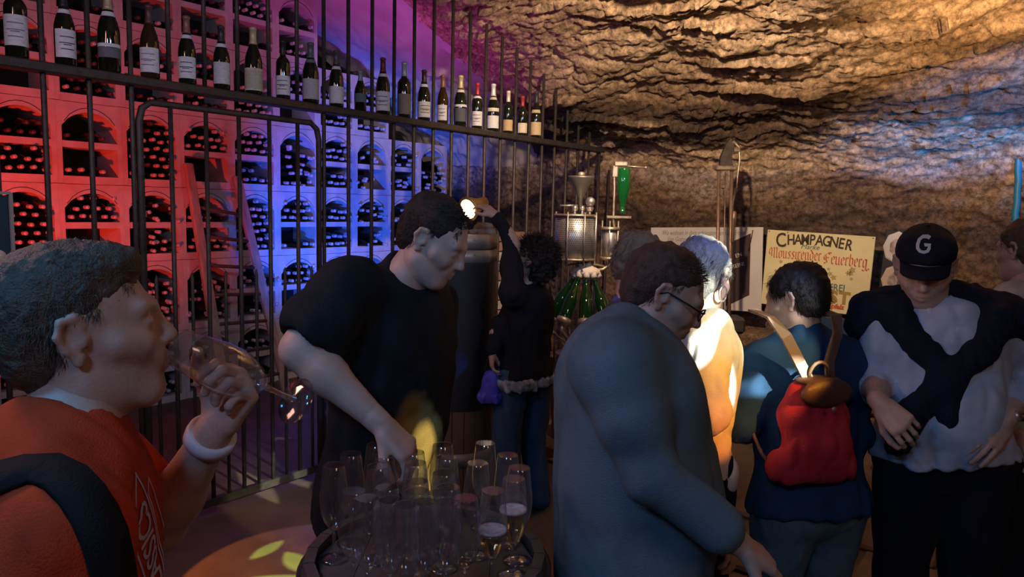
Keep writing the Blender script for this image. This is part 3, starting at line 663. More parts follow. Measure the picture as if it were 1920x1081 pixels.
rt, O, R, w, h = board('verse_board', [(1219, 426), (1432, 426), (1426, 585), (1220, 572)], TB, .015, WHITEB, 'white board with handwritten verse and a dark banner, behind the corking machine', 'sign')
for i, (tx, u, v, s) in enumerate([('Wo wohnen in dem schönsten Land auf Erden', -.02, .42, .060), ('Von Gottes Segen', -.20, .34, .060), ('Doch müssen wir', -.22, .26, .060)]):
    lettering(rt, R, (u*w, v*h-.01), tx, s, GREY, shear=.45, sx=.66)
def bpt(px, py): q = on_t(px, py, TB)-O; return (q @ R[:, 0], q @ R[:, 1])
mb = MB(); flat(mb, [bpt(1366, 456), bpt(1361, 574), bpt(1405, 553), bpt(1408, 437)]); mb.build('banner', BANNER, rt)
mb = MB(); a, b = bpt(1412, 431), bpt(1404, 470); mb.tube([R @ np.array([a[0], a[1], .004]), R @ np.array([b[0], b[1], .004])], .004, 6); mb.build('banner_pole', INK, rt)
u, v = bpt(1386, 481); lettering(rt, R, (u, v), 'EN', .045, WHITEB, rot=18, ex=.0025); u, v = bpt(1386, 500); lettering(rt, R, (u, v), 'SEIN!', .045, WHITEB, rot=18, ex=.0025)

rt, O, R, w, h = board('medallion_board', [(1658, 430), (1735, 436), (1728, 560), (1650, 550)], TB+.03, .02, M['black'], 'black board with two pale octagonal medallions, right of the cream sign', 'plaque')
for i, (px, py) in enumerate(((1672, 463), (1668, 525))):
    u, v = bpt(px, py); mb = MB(); ang = [math.pi/8+k*math.pi/4 for k in range(8)]
    mb.lathe([(.001, .006), (.085, .006), (.095, .0)], c=R @ np.array([u+.03, v, 0]), R=R @ np.diag([1, 1.25, 1]), seg=8, smooth=False); md = mb.build('medallion', WHITEB if i == 0 else mat('tan_medallion', (.62, .48, .35), .7), rt)
    mb = MB(); mb.lathe([(.001, .008), (.05, .008), (.052, .006)], c=R @ np.array([u+.03, v, 0]), R=R @ np.diag([1, 1.25, 1]), seg=7, smooth=False); mb.build('emblem', mat('medallion_print', (.25, .17, .14), .8, noise=1.2, nscale=30, col2=(.6, .5, .45)), md)
# notice board on the fence at the far left
c0 = [on_s(x, y, .04) for x, y in ((-66, 352), (18, 366), (22, 514), (-60, 512))]; O = sum(c0)/4; X = c0[1]-c0[0]; w = np.linalg.norm(X); X /= w; Y = np.array([0, 0, 1.]); X[2] = 0; X /= np.linalg.norm(X); h = c0[1][2]-c0[2][2]; R = np.stack([X, Y, np.cross(X, Y)], 1)
nb_ = empty('notice_board', O, 'dark teal notice board in pale frame with round seal, hung on fence at far left', 'notice board')
MB().box((0, 0, 0), (w-.02, h-.02, .02), R=R).build('panel', mat('teal_panel', (.015, .06, .075), .5), nb_)
for (u, v, a, b) in ((0, h/2, w, .012), (0, -h/2, w, .012), (w/2, 0, .012, h), (-w/2, 0, .012, h)): MB().box(R @ np.array([u, v, .006]), (a, b, .03), R=R).build('frame', mat('pale_frame', (.35, .38, .36), .5), nb_)
MB().lathe([(.033, .0), (.033, .004), (.001, .004)], c=R @ np.array([w/2-.055, -h/2+.06, .011]), R=R, seg=20).build('seal', WHITEB, nb_)
# ------------------------------------------------------------------ stone ledge below the signs
lg = empty('stone_ledge', W(2.6, TW-.35, 0), 'low rough stone ledge under the signs along the rock wall', 'ledge'); gr = random.Random(9)
LW = W(2.6, TW-.35, 0); z = 0.
for cidx in range(4):
    hh = .17; s = .75+gr.uniform(0, .15)
    while s < 4.6:
        l = gr.uniform(.18, .34); mb = MB(); mb.box((0, 0, 0), (l-.012, .42+gr.uniform(-.05, .05), hh-.01), bev=.03)
        o = mb.build('stone', M['rockwall'], lg, loc=W(s+l/2, TW-.33, z+hh/2)-LW, rz=RV); s += l
    z += hh
ZL = z
BPQ = on_t(1582, 608, TW-.42); BPQ[2] = ZL+.09
bb = MB().box((0, 0, 0), (.42, .05, .17), bev=.006).build('blue_panel', mat('dark_blue_paint', (.01, .035, .09), .6), loc=BPQ, rz=RV)
tag(bb, 'dark blue panel standing on the ledge below the cream sign', 'panel')
# ------------------------------------------------------------------ bottle filling machine (D about 4.75)
FD = 4.75; px2m = FD/FPX
ctr = P(1078, 445, FD); mroot = empty('filling_machine', (ctr[0], ctr[1], 0), 'antique metal bottle filling machine with perforated drum, funnel and hanging green bottles', 'machine')
MO = np.array([ctr[0], ctr[1], 0])
def mp(name, mb, m, par=None): return mb.build(name, m, par or mroot, world=MO)
def zc(px, py, D=FD): return P(px, py, D)
top, bot = zc(1078, 403), zc(1078, 486); rD = .128
mb = MB(); mb.lathe([(rD, bot[2]), (rD, top[2])], c=(ctr[0], ctr[1], 0), seg=40); mb.lathe([(.001, bot[2]), (rD, bot[2])], c=(ctr[0], ctr[1], 0), seg=40); mb.lathe([(rD, top[2]), (.001, top[2]+.01)], c=(ctr[0], ctr[1], 0), seg=40); drum = mp('drum', mb, M['silver'])
mb = MB(); nr, na = 20, 64
for j in range(nr):
    zz = bot[2]+.018+(top[2]-bot[2]-.036)*j/(nr-1)
    for i in range(na):
        a = 2*math.pi*(i+.5*(j % 2))/na; n = np.array([math.cos(a), math.sin(a), 0]); tt = np.array([-n[1], n[0], 0]); c = np.array([ctr[0], ctr[1], zz])+n*(rD+.0008)
        mb.add([c+tt*.0042, c+np.array([0, 0, .0042]), c-tt*.0042, c-np.array([0, 0, .0042])], [(0, 1, 2, 3)])
o = mp('perforations', mb, mat('perforation_dark', (.05, .045, .04), .8), drum); o['kind'] = 'stuff'; o.location = (0, 0, 0)
for zz in (bot[2]-.004, top[2]-.008):
    mb = MB(); mb.lathe([(rD+.001, zz), (rD+.010, zz), (rD+.010, zz+.014), (rD+.001, zz+.014)], c=(ctr[0], ctr[1], 0), seg=40); mp('rim_band', mb, M['brass'])
for a in (-115, -70, -25, 65, 150):
    a = math.radians(a); mb = MB(); p = np.array([ctr[0]+math.cos(a)*(rD+.012), ctr[1]+math.sin(a)*(rD+.012), 0]); mb.tube([p+[0, 0, bot[2]-.03], p+[0, 0, top[2]+.02]], .006, 8); mp('frame_rod', mb, M['silver'])
f0 = zc(1090, 330); f1 = zc(1088, 372); mb = MB(); mb.lathe([(.001, f0[2]-.004), (.082, f0[2]-.002), (.085, f0[2]), (.083, f0[2]-.012), (.05, (f0[2]+f1[2])/2), (.014, f1[2]), (.012, top[2])], c=(f0[0], f0[1], 0), seg=28); fn = mp('funnel', mb, mat('dull_pewter', (.22, .21, .18), .45, metal=.7))
mb = MB(); mb.lathe([(.022, f0[2]-.003), (.024, f0[2]+.016), (.015, f0[2]+.026), (.001, f0[2]+.03)], c=(f0[0], f0[1], 0), seg=14); mp('funnel_knob', mb, M['brass'], fn)
for (px, r) in ((1078, .022), (1092, .018), (1106, .026)):
    q = zc(px, 390, FD-.03); mb = MB(); mb.lathe([(.001, -r), (r*.7, -r*.7), (r, 0), (r*.7, r*.7), (.001, r)], c=q, seg=12); mp('valve', mb, M['silver'])
    mb = MB(); mb.tube([q, (q[0], q[1], top[2])], .008, 8); mp('valve_pipe', mb, M['silver'])
q = zc(1107, 378, FD-.06); mb = MB(); mb.lathe([(.001, -.008), (.028, -.008), (.03, .004), (.001, .006)], c=q, R=frame_from_z((-.2, -1, 0)), seg=20); mp('gauge', mb, M['silver'])
mb = MB(); mb.tube([zc(1050, 385), zc(1083, 385)], .006, 8); mp('lever', mb, M['silver'])
# second, slimmer drum with a bottle upside down on it
c2 = zc(1143, 456); t2, b2 = zc(1143, 428), zc(1143, 484); mb = MB(); mb.lathe([(.001, b2[2]), (.045, b2[2]), (.045, t2[2]), (.001, t2[2]+.01)], c=(c2[0], c2[1], 0), seg=28); mp('small_drum', mb, M['silver'])
for a in (-100, -30, 150): a = math.radians(a); p = np.array([c2[0]+math.cos(a)*.055, c2[1]+math.sin(a)*.055, 0]); mb = MB(); mb.tube([p+[0, 0, b2[2]-.03], p+[0, 0, t2[2]+.05]], .005, 8); mp('frame_rod', mb, M['silver'])
for q in (t2, b2): mb = MB(); mb.lathe([(.047, q[2]-.01), (.06, q[2]-.01), (.06, q[2]+.01), (.047, q[2]+.01)], c=(c2[0], c2[1], 0), seg=28); mp('rim_band', mb, M['brass'])
mb = MB(); mb.tube([zc(1143, 484), zc(1143, 497), zc(1130, 505), zc(1112, 507)], .012, 10); mp('feed_pipe', mb, M['brass'])
mb = MB(); mb.tube([zc(1152, 428), zc(1150, 412), zc(1152, 350), zc(1151, 312), zc(1158, 306)], .008, 8); mp('bottle_post', mb, M['brass'])
mb = MB(); mb.box(zc(1160, 407), (.16, .05, .018), bev=.004); mp('bottle_seat', mb, M['brass'])
mb = MB(); mb.box(zc(1153, 322), (.035, .03, .07), bev=.004); mp('clamp_block', mb, M['brass'])
mb = MB(); mb.box(zc(1164, 307), (.085, .04, .03), bev=.005); mp('bottle_clamp', mb, M['brass'])
mb = MB(); mb.tube([zc(1172, 311), zc(1210, 314)], .006, 8); mb.lathe([(.001, -.01), (.012, 0), (.001, .01)], c=zc(1211, 314), seg=8); mp('clamp_lever', mb, M['brass'])
CH = [(.004, .012), (.036, 0), (.041, .01), (.041, .13), (.038, .155), (.028, .195), (.018, .235), (.0145, .27), (.0165, .272), (.0165, .288), (.013, .292), (.001, .292)]
q0, q1 = zc(1170, 315, FD-.02), zc(1168, 400, FD-.02); o = MB().lathe(CH, seg=20, R=np.diag([1, -1, -1])).build('champagne_bottle', M['green2'], loc=(q0[0], q0[1], q0[2]+.002)); tag(o, 'green champagne bottle standing upside down in the clamp beside the drum', 'bottle')
# rotary head and its hanging bottles
hc = zc(1100, 505); HX, HY = hc[0], hc[1]
mb = MB(); mb.lathe([(.001, .05), (.02, .05), (.028, .035), (.05, .02), (.085, .0), (.09, -.02), (.07, -.035), (.03, -.05), (.022, -.10), (.001, -.10)], c=hc, seg=28); hd = mp('rotary_head', mb, M['paint_w'])
mb = MB(); mb.tube([(HX, HY, hc[2]+.03), (HX, HY, bot[2]-.0)], .02, 10); mb.tube([(HX, HY, hc[2]-.05), (HX, HY, .5)], .024, 12); mp('column', mb, M['iron'])
mb = MB(); mb.tube([zc(1060, 497), zc(1098, 492), zc(1140, 500)], .006, 8); mp('tie_rod', mb, M['brass'])
azs = [-165, -130, -95, -60, -20, 40, 100, 150]; nbt = 0
for az in azs:
    a = math.radians(az); dr = np.array([math.cos(a), math.sin(a), 0]); neck = np.array([HX, HY, hc[2]-.03])+dr*.075; dv = dr*.50+np.array([0, 0, -.87]); dv /= np.linalg.norm(dv)
    mb = MB(); mb.lathe([(.001, -.022), (.02, -.018), (.022, .01), (.014, .03), (.001, .03)], c=neck, R=frame_from_z(-dv), seg=12); mp('spout', mb, M['paint_w'])
    base = neck+dv*.315; R_ = frame_from_z(-dv)
    if az in (-165, -130, -95, -60):
        o = MB().lathe(CH, seg=18, R=R_).build('champagne_bottle', M['green'], loc=base); nbt += 1
        tag(o, ['leftmost green bottle slanting under the filling head', 'second green bottle slanting under the filling head', 'green bottle hanging nearest the viewer under the filling head', 'green bottle slanting right under the filling head', 'rightmost green bottle under the filling head'][nbt-1], 'bottle', 'green bottles on the filling machine')
        cpb = base+dv*.004
        mb = MB(); mb.lathe([(.001, -.03), (.03, -.028), (.044, -.01), (.046, .012), (.0425, .012), (.041, -.004), (.001, -.004)], c=cpb, R=R_, seg=16); cpo = mp('bottle_cup', mb, M['brass'])
        mb = MB(); mb.tube([cpb+dv*.02, cpb+dv*.07-dr*.01, cpb+np.array([0, 0, -.13])-dr*.05, (HX+dr[0]*.07, HY+dr[1]*.07, .72)], [.012, .014, .01, .01], 8); mp('cup_arm', mb, M['brass'])
pz_ = zc(1080, 663)[2]; mb = MB(); mb.lathe([(.001, pz_-.02), (.15, pz_-.018), (.155, pz_-.005), (.15, pz_), (.001, pz_+.004)], c=(HX-.03, HY, 0), seg=32); mp('round_plate', mb, M['brass'])
mb = MB(); mb.lathe([(.15, .12), (.175, .3), (.18, .42), (.17, .56), (.15, pz_-.02)], c=(HX-.03, HY, 0), seg=28); mb.lathe([(.001, .12), (.15, .12)], c=(HX-.03, HY, 0), seg=28); mp('base_drum', mb, M['wood'])
for zz, r in ((.18, .162), (.52, .176)): mb = MB(); mb.lathe([(r, zz), (r+.006, zz+.002), (r+.004, zz+.03), (r-.002, zz+.03)], c=(HX-.03, HY, 0), seg=28); mp('hoop', mb, M['iron'])
mb = MB(); mb.box((HX-.03, HY, .06), (.62, .5, .12), rz=RV, bev=.02); mp('plinth', mb, M['wood'])
sl = at_z(1030, 835, .02); o = MB().box((0, 0, 0), (.5, .55, .04), bev=.015).build('pale_floor_patch', mat('pale_tan', (.42, .34, .25), .8, noise=.6, nscale=6), loc=(sl[0]+.1, sl[1], .025), rz=RV-.2); tag(o, 'pale tan slab lying on the floor before the filling machine', 'slab')  # thin raised block, paler than the floor around it
# ------------------------------------------------------------------ corking machine
KD = 5.45; k0 = P(1361, 600, KD); kr = empty('corking_machine', (k0[0], k0[1], 0), 'tall narrow iron corking machine with two rods and a top lever, before the white board', 'machine'); KO = np.array([k0[0], k0[1], 0])
def kp(name, mb, m=M['iron']): return mb.build(name, m, kr, world=KO)
K = lambda x, y, d=0: P(x, y, KD+d)
STL = mat('worn_steel', (.30, .20, .14), .45, metal=.5, noise=.6, nscale=20)
for x0, x1 in ((1348, 1343), (1372, 1366)): mb = MB(); mb.tube([K(x0, 315), K(x1, 640)], .013, 10); kp('guide_rod', mb, STL)
mb = MB(); mb.tube([K(1360, 322), K(1356, 600)], .005, 6); kp('push_rod', mb, STL)
mb = MB(); mb.box(K(1360, 315), (.15, .07, .035), bev=.008); kp('cross_head', mb, M['brass'])
mb = MB(); mb.prism([(-.05, 0), (.05, 0), (.035, .06), (.05, .14), (.02, .20), (-.012, .15), (-.045, .06)], -.02, .02, T=(np.eye(3), K(1361, 310))); kp('head_casting', mb)
mb = MB(); mb.tube([K(1352, 300), K(1362, 275), K(1376, 266), K(1386, 276), K(1387, 300), K(1383, 330), K(1381, 360)], [.012, .014, .014, .012, .008, .006, .005], 8); kp('lever', mb, M['brass'])
mb = MB(); mb.box(K(1376, 281), (.09, .03, .03), bev=.006); kp('pivot', mb, M['brass'])
mb = MB(); mb.tube([K(1380, 352), K(1374, 380), K(1370, 460)], .012, 8); kp('link_bar', mb)
mb = MB(); mb.lathe([(.001, -.06), (.016, -.05), (.02, 0), (.016, .05), (.001, .06)], c=K(1376, 410, -.02), seg=12); kp('weight', mb, STL)
mb = MB(); mb.tube([K(1375, 430, -.02), K(1374, 445, -.02)], .008, 8); mb.lathe([(.012, -.09), (.014, -.08), (.014, .08), (.012, .09)], c=K(1374, 432, -.02), seg=10); kp('handle', mb, M['wood'])
mb = MB(); mb.box((KO[0], KO[1], .80), (.24, .2, .12), bev=.02); kp('body', mb); mb = MB(); mb.lathe([(.13, .05), (.05, .12), (.045, .7), (.09, .76)], c=(KO[0], KO[1], 0), seg=16); kp('pedestal', mb)
mb = MB(); mb.box((KO[0], KO[1], .03), (.4, .34, .06), bev=.015); kp('foot', mb)
# wall hook and pipe on the right
q = on_t(1787, 262, TW-.12); o = MB().tube([q+[0, 0, .05], q-[0, .05, .02], q-[.02, .06, .06]], .008, 8).build('wall_hook', M['iron'], world=q, loc=q); tag(o, 'small dark iron hook on the rock wall above the capped man', 'hook')
a, b = on_t(1912, 256, TW-.22), on_t(1904, 420, TW-.22); o = MB().tube([a+(b-a)*k/8+np.array([rr.uniform(-.006, .006), 0, 0]) for k in range(9)]+[np.array([b[0], b[1], .6]), np.array([b[0], b[1], .02])], .022, 10).build('pipe', mat('pipe_lit_blue', (.02, .22, .38), .4), world=b, loc=b); tag(o, 'upright pipe on the far right of the rock wall lit blue', 'pipe')  # blue of the light is put into the pipe's base colour as well
# ------------------------------------------------------------------ tall vat and work lamp
VD = 4.0; vc = P(856, 600, VD); vr = .205; vz = P(890, 437, VD)[2]; vt = empty('wooden_vat', (vc[0], vc[1], 0), 'tall dark vat with two riveted metal bands and a black front panel, before the fence', 'vat'); VO = np.array([vc[0], vc[1], 0])
nst = 20
for i in range(nst):
    a0, a1 = 2*math.pi*(i+.03)/nst, 2*math.pi*(i+.97)/nst; mb = MB(); pr = [(vr*math.cos(a), vr*math.sin(a)) for a in (a0, (a0+a1)/2, a1)]+[((vr-.03)*math.cos(a), (vr-.03)*math.sin(a)) for a in (a1, a0)]
    v = [(x, y, .0) for x, y in pr]+[(x, y, vz-.01) for x, y in pr]; n = 5; mb.add(v, [tuple(range(n-1, -1, -1)), tuple(range(n, 2*n))]+[(k, (k+1) % n, n+(k+1) % n, n+k) for k in range(n)]); mb.build('stave', M['wood'], vt)
mb = MB(); mb.lathe([(.001, vz-.06), (vr-.03, vz-.06)], seg=24); mb.build('lid', M['wood'], vt)
for z0, z1 in ((P(890, 462, VD)[2], vz), (P(890, 487, VD)[2], P(890, 465, VD)[2]), (.25, .32)):
    mb = MB(); mb.lathe([(vr, z0), (vr+.008, z0), (vr+.008, z1), (vr, z1)], seg=40); bd = mb.build('metal_band', mat('grey_band', (.46, .40, .33), .5, metal=.5, noise=.5, nscale=10), vt)
    mb = MB()
    for k in range(10):
        a = -math.pi/2+.5-k*.35; mb.lathe([(.006, 0), (.004, .004), (.001, .005)], c=((vr+.008)*math.cos(a), (vr+.008)*math.sin(a), (z0+z1)/2+.01*(-1)**k), R=frame_from_z((math.cos(a), math.sin(a), 0)), seg=8)
    mb.build('rivets', M['brass'], bd)
mb = MB(); aa = np.linspace(-math.pi/2-.5, -math.pi/2+1.15, 14); r0 = vr+.004; v = []
for zz in (.55, P(890, 489, VD)[2]): v += [(r0*math.cos(a), r0*math.sin(a), zz) for a in aa]
mb.add(v, [(i, i+1, 14+i+1, 14+i) for i in range(13)], 0, True); mb.build('front_panel', M['black'], vt)
for i, (px, py) in enumerate(((890, 430), (905, 431), (917, 432), (897, 424), (912, 426))):
    q = P(px, py, VD); o = MB().lathe([(.001, -.02), (.03, -.015), (.04, 0), (.03, .015), (.001, .02)], seg=9).build('pale_stone', mat('tuff', (.42, .33, .22), .9, noise=.6, nscale=20), loc=(q[0], q[1], vz-.055+.02 if i < 3 else vz-.02+.015))
    o.location[2] = vz+.012 if i < 3 else vz+.04; o.rotation_euler[2] = i; tag(o, ['left pale stone on the vat lid', 'middle pale stone on the vat lid', 'right pale stone on the vat lid', 'upper left pale stone on the vat', 'upper right pale stone on the vat'][i], 'stone', 'pale stones on top of the vat')
# work lamp on a stalk above the vat, glowing face to the lower left
LP = P(879, 391, 3.78); ld = np.array([-.62, -.72, -.30]); ld /= np.linalg.norm(ld); lr_ = empty('work_lamp', LP, 'round work lamp glowing warm white with a yellow rim, held up by a raised hand', 'lamp'); R_ = frame_from_z(ld)
MB().lathe([(.001, -.10), (.022, -.10), (.026, -.06), (.048, -.005), (.052, .004), (.048, .006)], R=R_, seg=28).build('shade', mat('lamp_brass', (.65, .42, .12), .35, metal=.7), lr_)
lr_.scale = (1.25, 1.25, 1.25)
lm = bpy.data.materials.new('lamp_glow'); lm.use_nodes = True; b_ = lm.node_tree.nodes['Principled BSDF']; b_.inputs['Emission Color'].default_value = (1, .72, .32, 1); b_.inputs['Emission Strength'].default_value = 22; b_.inputs['Base Color'].default_value = (1, .8, .5, 1)
MB().lathe([(.044, .0), (.04, .006), (.001, .012)], R=R_, seg=28).build('lamp_glass', lm, lr_)
mb = MB(); mb.tube([R_ @ np.array([0, 0, -.09]), R_ @ np.array([0, 0, -.12]), (vc[0]-LP[0]+.05, vc[1]-LP[1]+.02, vz-LP[2]+.02)], .008, 8); mb.build('stalk', M['iron'], lr_)
# brick pier behind the bars on the right of the vat
bp = W(-.45, 2.62, 0); br = empty('brick_pier', bp, 'low pier of pinkish bricks and pale stones behind the bars right of the vat', 'pier'); brr = random.Random(4)
bm1 = mat('pink_brick', (.42, .24, .20), .85, noise=.6, nscale=10); bm2 = mat('pale_stone_block', (.60, .54, .48), .85, noise=.5, nscale=8)
for j in range(17):
    for i in range(5):
        mb = MB(); mb.box((0, 0, 0), (.205, .11, .075), bev=.006); o = mb.build('brick', bm2 if brr.random() < .25 else bm1, br, loc=(Ud*((i-2)*.215+(j % 2)*.1)+np.array([0, 0, .04+j*.083])), rz=RU)
# ------------------------------------------------------------------ barrel table and glasses
BC = np.array([-.185, 1.64, 0]); BR = .275; BZ = .80
bl = empty('barrel_table', BC, 'old grey brown wooden barrel serving as a table for the glasses', 'barrel'); BWD = mat('barrel_oak', (.12, .10, .085), .6, noise=.8, nscale=8, col2=(.05, .04, .035), bump=.3, bscale=60, aniso=(1, 1, .2))
nz = 7; nst = 22
def brad(z): return BR+.045*(1-((z-.41)/.42)**2)
for i in range(nst):
    a0, a1 = 2*math.pi*(i+.02)/nst, 2*math.pi*(i+.98)/nst; v = []
    for j in range(nz):
        z = .82*j/(nz-1); r = brad(z)
        for a, rr_ in ((a0, r), (a1, r), (a1, r-.025), (a0, r-.025)): v.append((rr_*math.cos(a), rr_*math.sin(a), z))
    f = [(3, 2, 1, 0), tuple((nz-1)*4+k for k in range(4))]+[(j*4+k, j*4+(k+1) % 4, (j+1)*4+(k+1) % 4, (j+1)*4+k) for j in range(nz-1) for k in range(4)]
    MB().add(v, f).build('stave', BWD, bl)
for z in (.05, .2, .6, .745): r = brad(z+.02)+.001; mb = MB(); mb.lathe([(r, z), (r+.004, z), (r+.004, z+.045), (r, z+.045)], seg=44); mb.build('hoop', M['iron'], bl)
for i in range(5):
    x0 = -.25+i*.10; mb = MB(); hw = lambda x: math.sqrt(max(.0001, .249**2-x*x)); xs = [x0+.001, x0+.033, x0+.066, x0+.099]
    pl2 = [(x, -hw(x)) for x in xs]+[(x, hw(x)) for x in xs[::-1]]; n = len(pl2)
    mb.add([(x, y, BZ-.02) for x, y in pl2]+[(x, y, BZ) for x, y in pl2], [tuple(range(n-1, -1, -1)), tuple(range(n, 2*n))]+[(k, (k+1) % n, n+(k+1) % n, n+k) for k in range(n)]); mb.build('head_board', BWD, bl)
GL = bpy.data.materials.new('clear_glass'); GL.use_nodes = True; _n = GL.node_tree.nodes; _l = GL.node_tree.links; _n.remove(_n['Principled BSDF'])
_t = _n.new('ShaderNodeBsdfTransparent'); _t.inputs[0].default_value = (.93, .94, .96, 1); _g = _n.new('ShaderNodeBsdfGlossy'); _g.inputs['Roughness'].default_value = .09; _w = _n.new('ShaderNodeLayerWeight'); _w.inputs[0].default_value = .35
_r = _n.new('ShaderNodeValToRGB'); _r.color_ramp.elements[0].color = (.12, .12, .12, 1); _r.color_ramp.elements[1].color = (.8, .8, .8, 1); _r.color_ramp.elements[0].position = .2
_d = _n.new('ShaderNodeBsdfTranslucent'); _d.inputs[0].default_value = (.8, .85, .95, 1); _m2 = _n.new('ShaderNodeMixShader'); _m2.inputs[0].default_value = .055; _l.new(_t.outputs[0], _m2.inputs[1]); _l.new(_d.outputs[0], _m2.inputs[2])
_m = _n.new('ShaderNodeMixShader'); _l.new(_w.outputs['Facing'], _r.inputs[0]); _l.new(_r.outputs[0], _m.inputs[0]); _l.new(_m2.outputs[0], _m.inputs[1]); _l.new(_g.outputs[0], _m.inputs[2]); _l.new(_m.outputs[0], _n['Material Output'].inputs[0])
scene.cycles.transparent_max_bounces = 96; GH = .225
GOUT = [(.0016, .0), (.033, .0006), (.034, .0022), (.02, .004), (.007, .008), (.0042, .02), (.0038, .055), (.005, .066), (.012, .076), (.022, .092), (.029, .112), (.0325, .135), (.032, .16), (.0285, .19), (.0245, GH)]
GIN = [(.0237, GH), (.0277, .19), (.0312, .16), (.0317, .135), (.0282, .1125), (.021, .0935), (.011, .079), (.0045, .072), (.0005, .071)]
WINE = glassmat('sparkling_wine', (.95, .70, .38), 0, 1.33); FOAM = mat('foam', (.80, .74, .74), .8, noise=.5, nscale=90)
def glass_meshes():
    r = []
    for nm, pr in (('foot', GOUT[:5]+[(.001, .0078)]), ('stem', [(.001, .0081)]+[(.0068, .0082)]+GOUT[5:8]+[(.001, .0665)]), ('bowl', [(.001, .067)]+GOUT[8:]+[(.0241, GH+.0004), (.0237, GH-.0006)])):
        o = MB().lathe(pr, seg=28).build(nm, GL); r.append((nm, o.data)); bpy.data.objects.remove(o)
    return r
GM = glass_meshes()
def glass(loc, label, group=None, fill=0, rot=None, foam=False):
    g = empty('champagne_glass', loc, label, 'glass', group)
    if rot is not None: g.rotation_euler = rot
    for nm, d in GM: o = bpy.data.objects.new(nm, d); COL.objects.link(o); o.parent = g
    if fill:
        zs = [z for r, z in GIN][::-1]; rs = [r for r, z in GIN][::-1]
        pr = [(max(np.interp(z, zs, rs)-.0006, .0004), z) for z in np.linspace(.0725, fill, 8)]; MB().lathe(pr+[(.0004, fill)], seg=24).build('wine', WINE, g)
        if foam: r = np.interp(fill, zs, rs)-.0008; MB().lathe([(.0004, fill+.0008), (r, fill+.0006), (r, fill+.006), (r*.8, fill+.005), (.0004, fill+.005)], seg=24).build('foam', FOAM, g)
    return g
RIMS = [(624, 871), (658, 850), (706, 832), (762, 822), (723, 853), (709, 873), (779, 867), (771, 848), (830, 833), (838, 856), (914, 828), (896, 867), (952, 852), (981, 877),
        (632, 930), (700, 915), (697, 945), (700, 978), (762, 905), (770, 940), (762, 985), (832, 885), (826, 915), (829, 948), (838, 985), (640, 980)]
placed = []
def put(px, py, **k):
    q = at_z(px, py, BZ+.001+GH); p = np.array([q[0], q[1]])
    for it in range(60):
        mv = np.zeros(2)
        for o_ in placed:
            d = p-o_; n = np.linalg.norm(d)
            if n < .0695: mv += d/(n+1e-6)*(.0697-n)*.6
        dc = p-BC[:2]; n = np.linalg.norm(dc)
        if n > .212: mv -= dc/n*(n-.212)
        if np.linalg.norm(mv) < 1e-5: break
        p = p+mv
    placed.append(p); return glass((p[0], p[1], BZ+.001), **k)
put(896, 951, label='nearest champagne glass with a last sip of wine, at the front of the barrel', fill=.088)
put(956, 944, label='champagne glass with golden wine and foam ring, front right on the barrel', fill=.135, foam=True)
put(990, 900, label='fuller champagne glass with foam, rightmost on the barrel', fill=.150, foam=True)
names = {0: 'empty champagne glass at the far left edge of the barrel top', 1: 'empty champagne glass second from the left in the back rows', 10: 'tall empty champagne glass at the back right, clear of its neighbours', 12: 'empty champagne glass behind the foaming one on the right', 14: 'empty glass near the left front with bright reflections on its bowl'}
rows_ = [('front', lambda y: y >= 945), ('second', lambda y: 900 <= y < 945), ('third', lambda y: 862 <= y < 900), ('rearmost', lambda y: y < 862)]
OW = ['first', 'second', 'third', 'fourth', 'fifth', 'sixth', 'seventh', 'eighth', 'ninth', 'tenth']
for i, (x, y) in enumerate(RIMS):
    rn, rf = next(q for q in rows_ if q[1](y)); mates = sorted(k for k, q in enumerate(RIMS) if rf(q[1])); mates.sort(key=lambda k: RIMS[k]); pos = mates.index(i)
    put(x, y, label=names.get(i, f'empty champagne glass, {OW[pos]} from the left in the {rn} row on the barrel'), group='empty glasses clustered on the barrel')
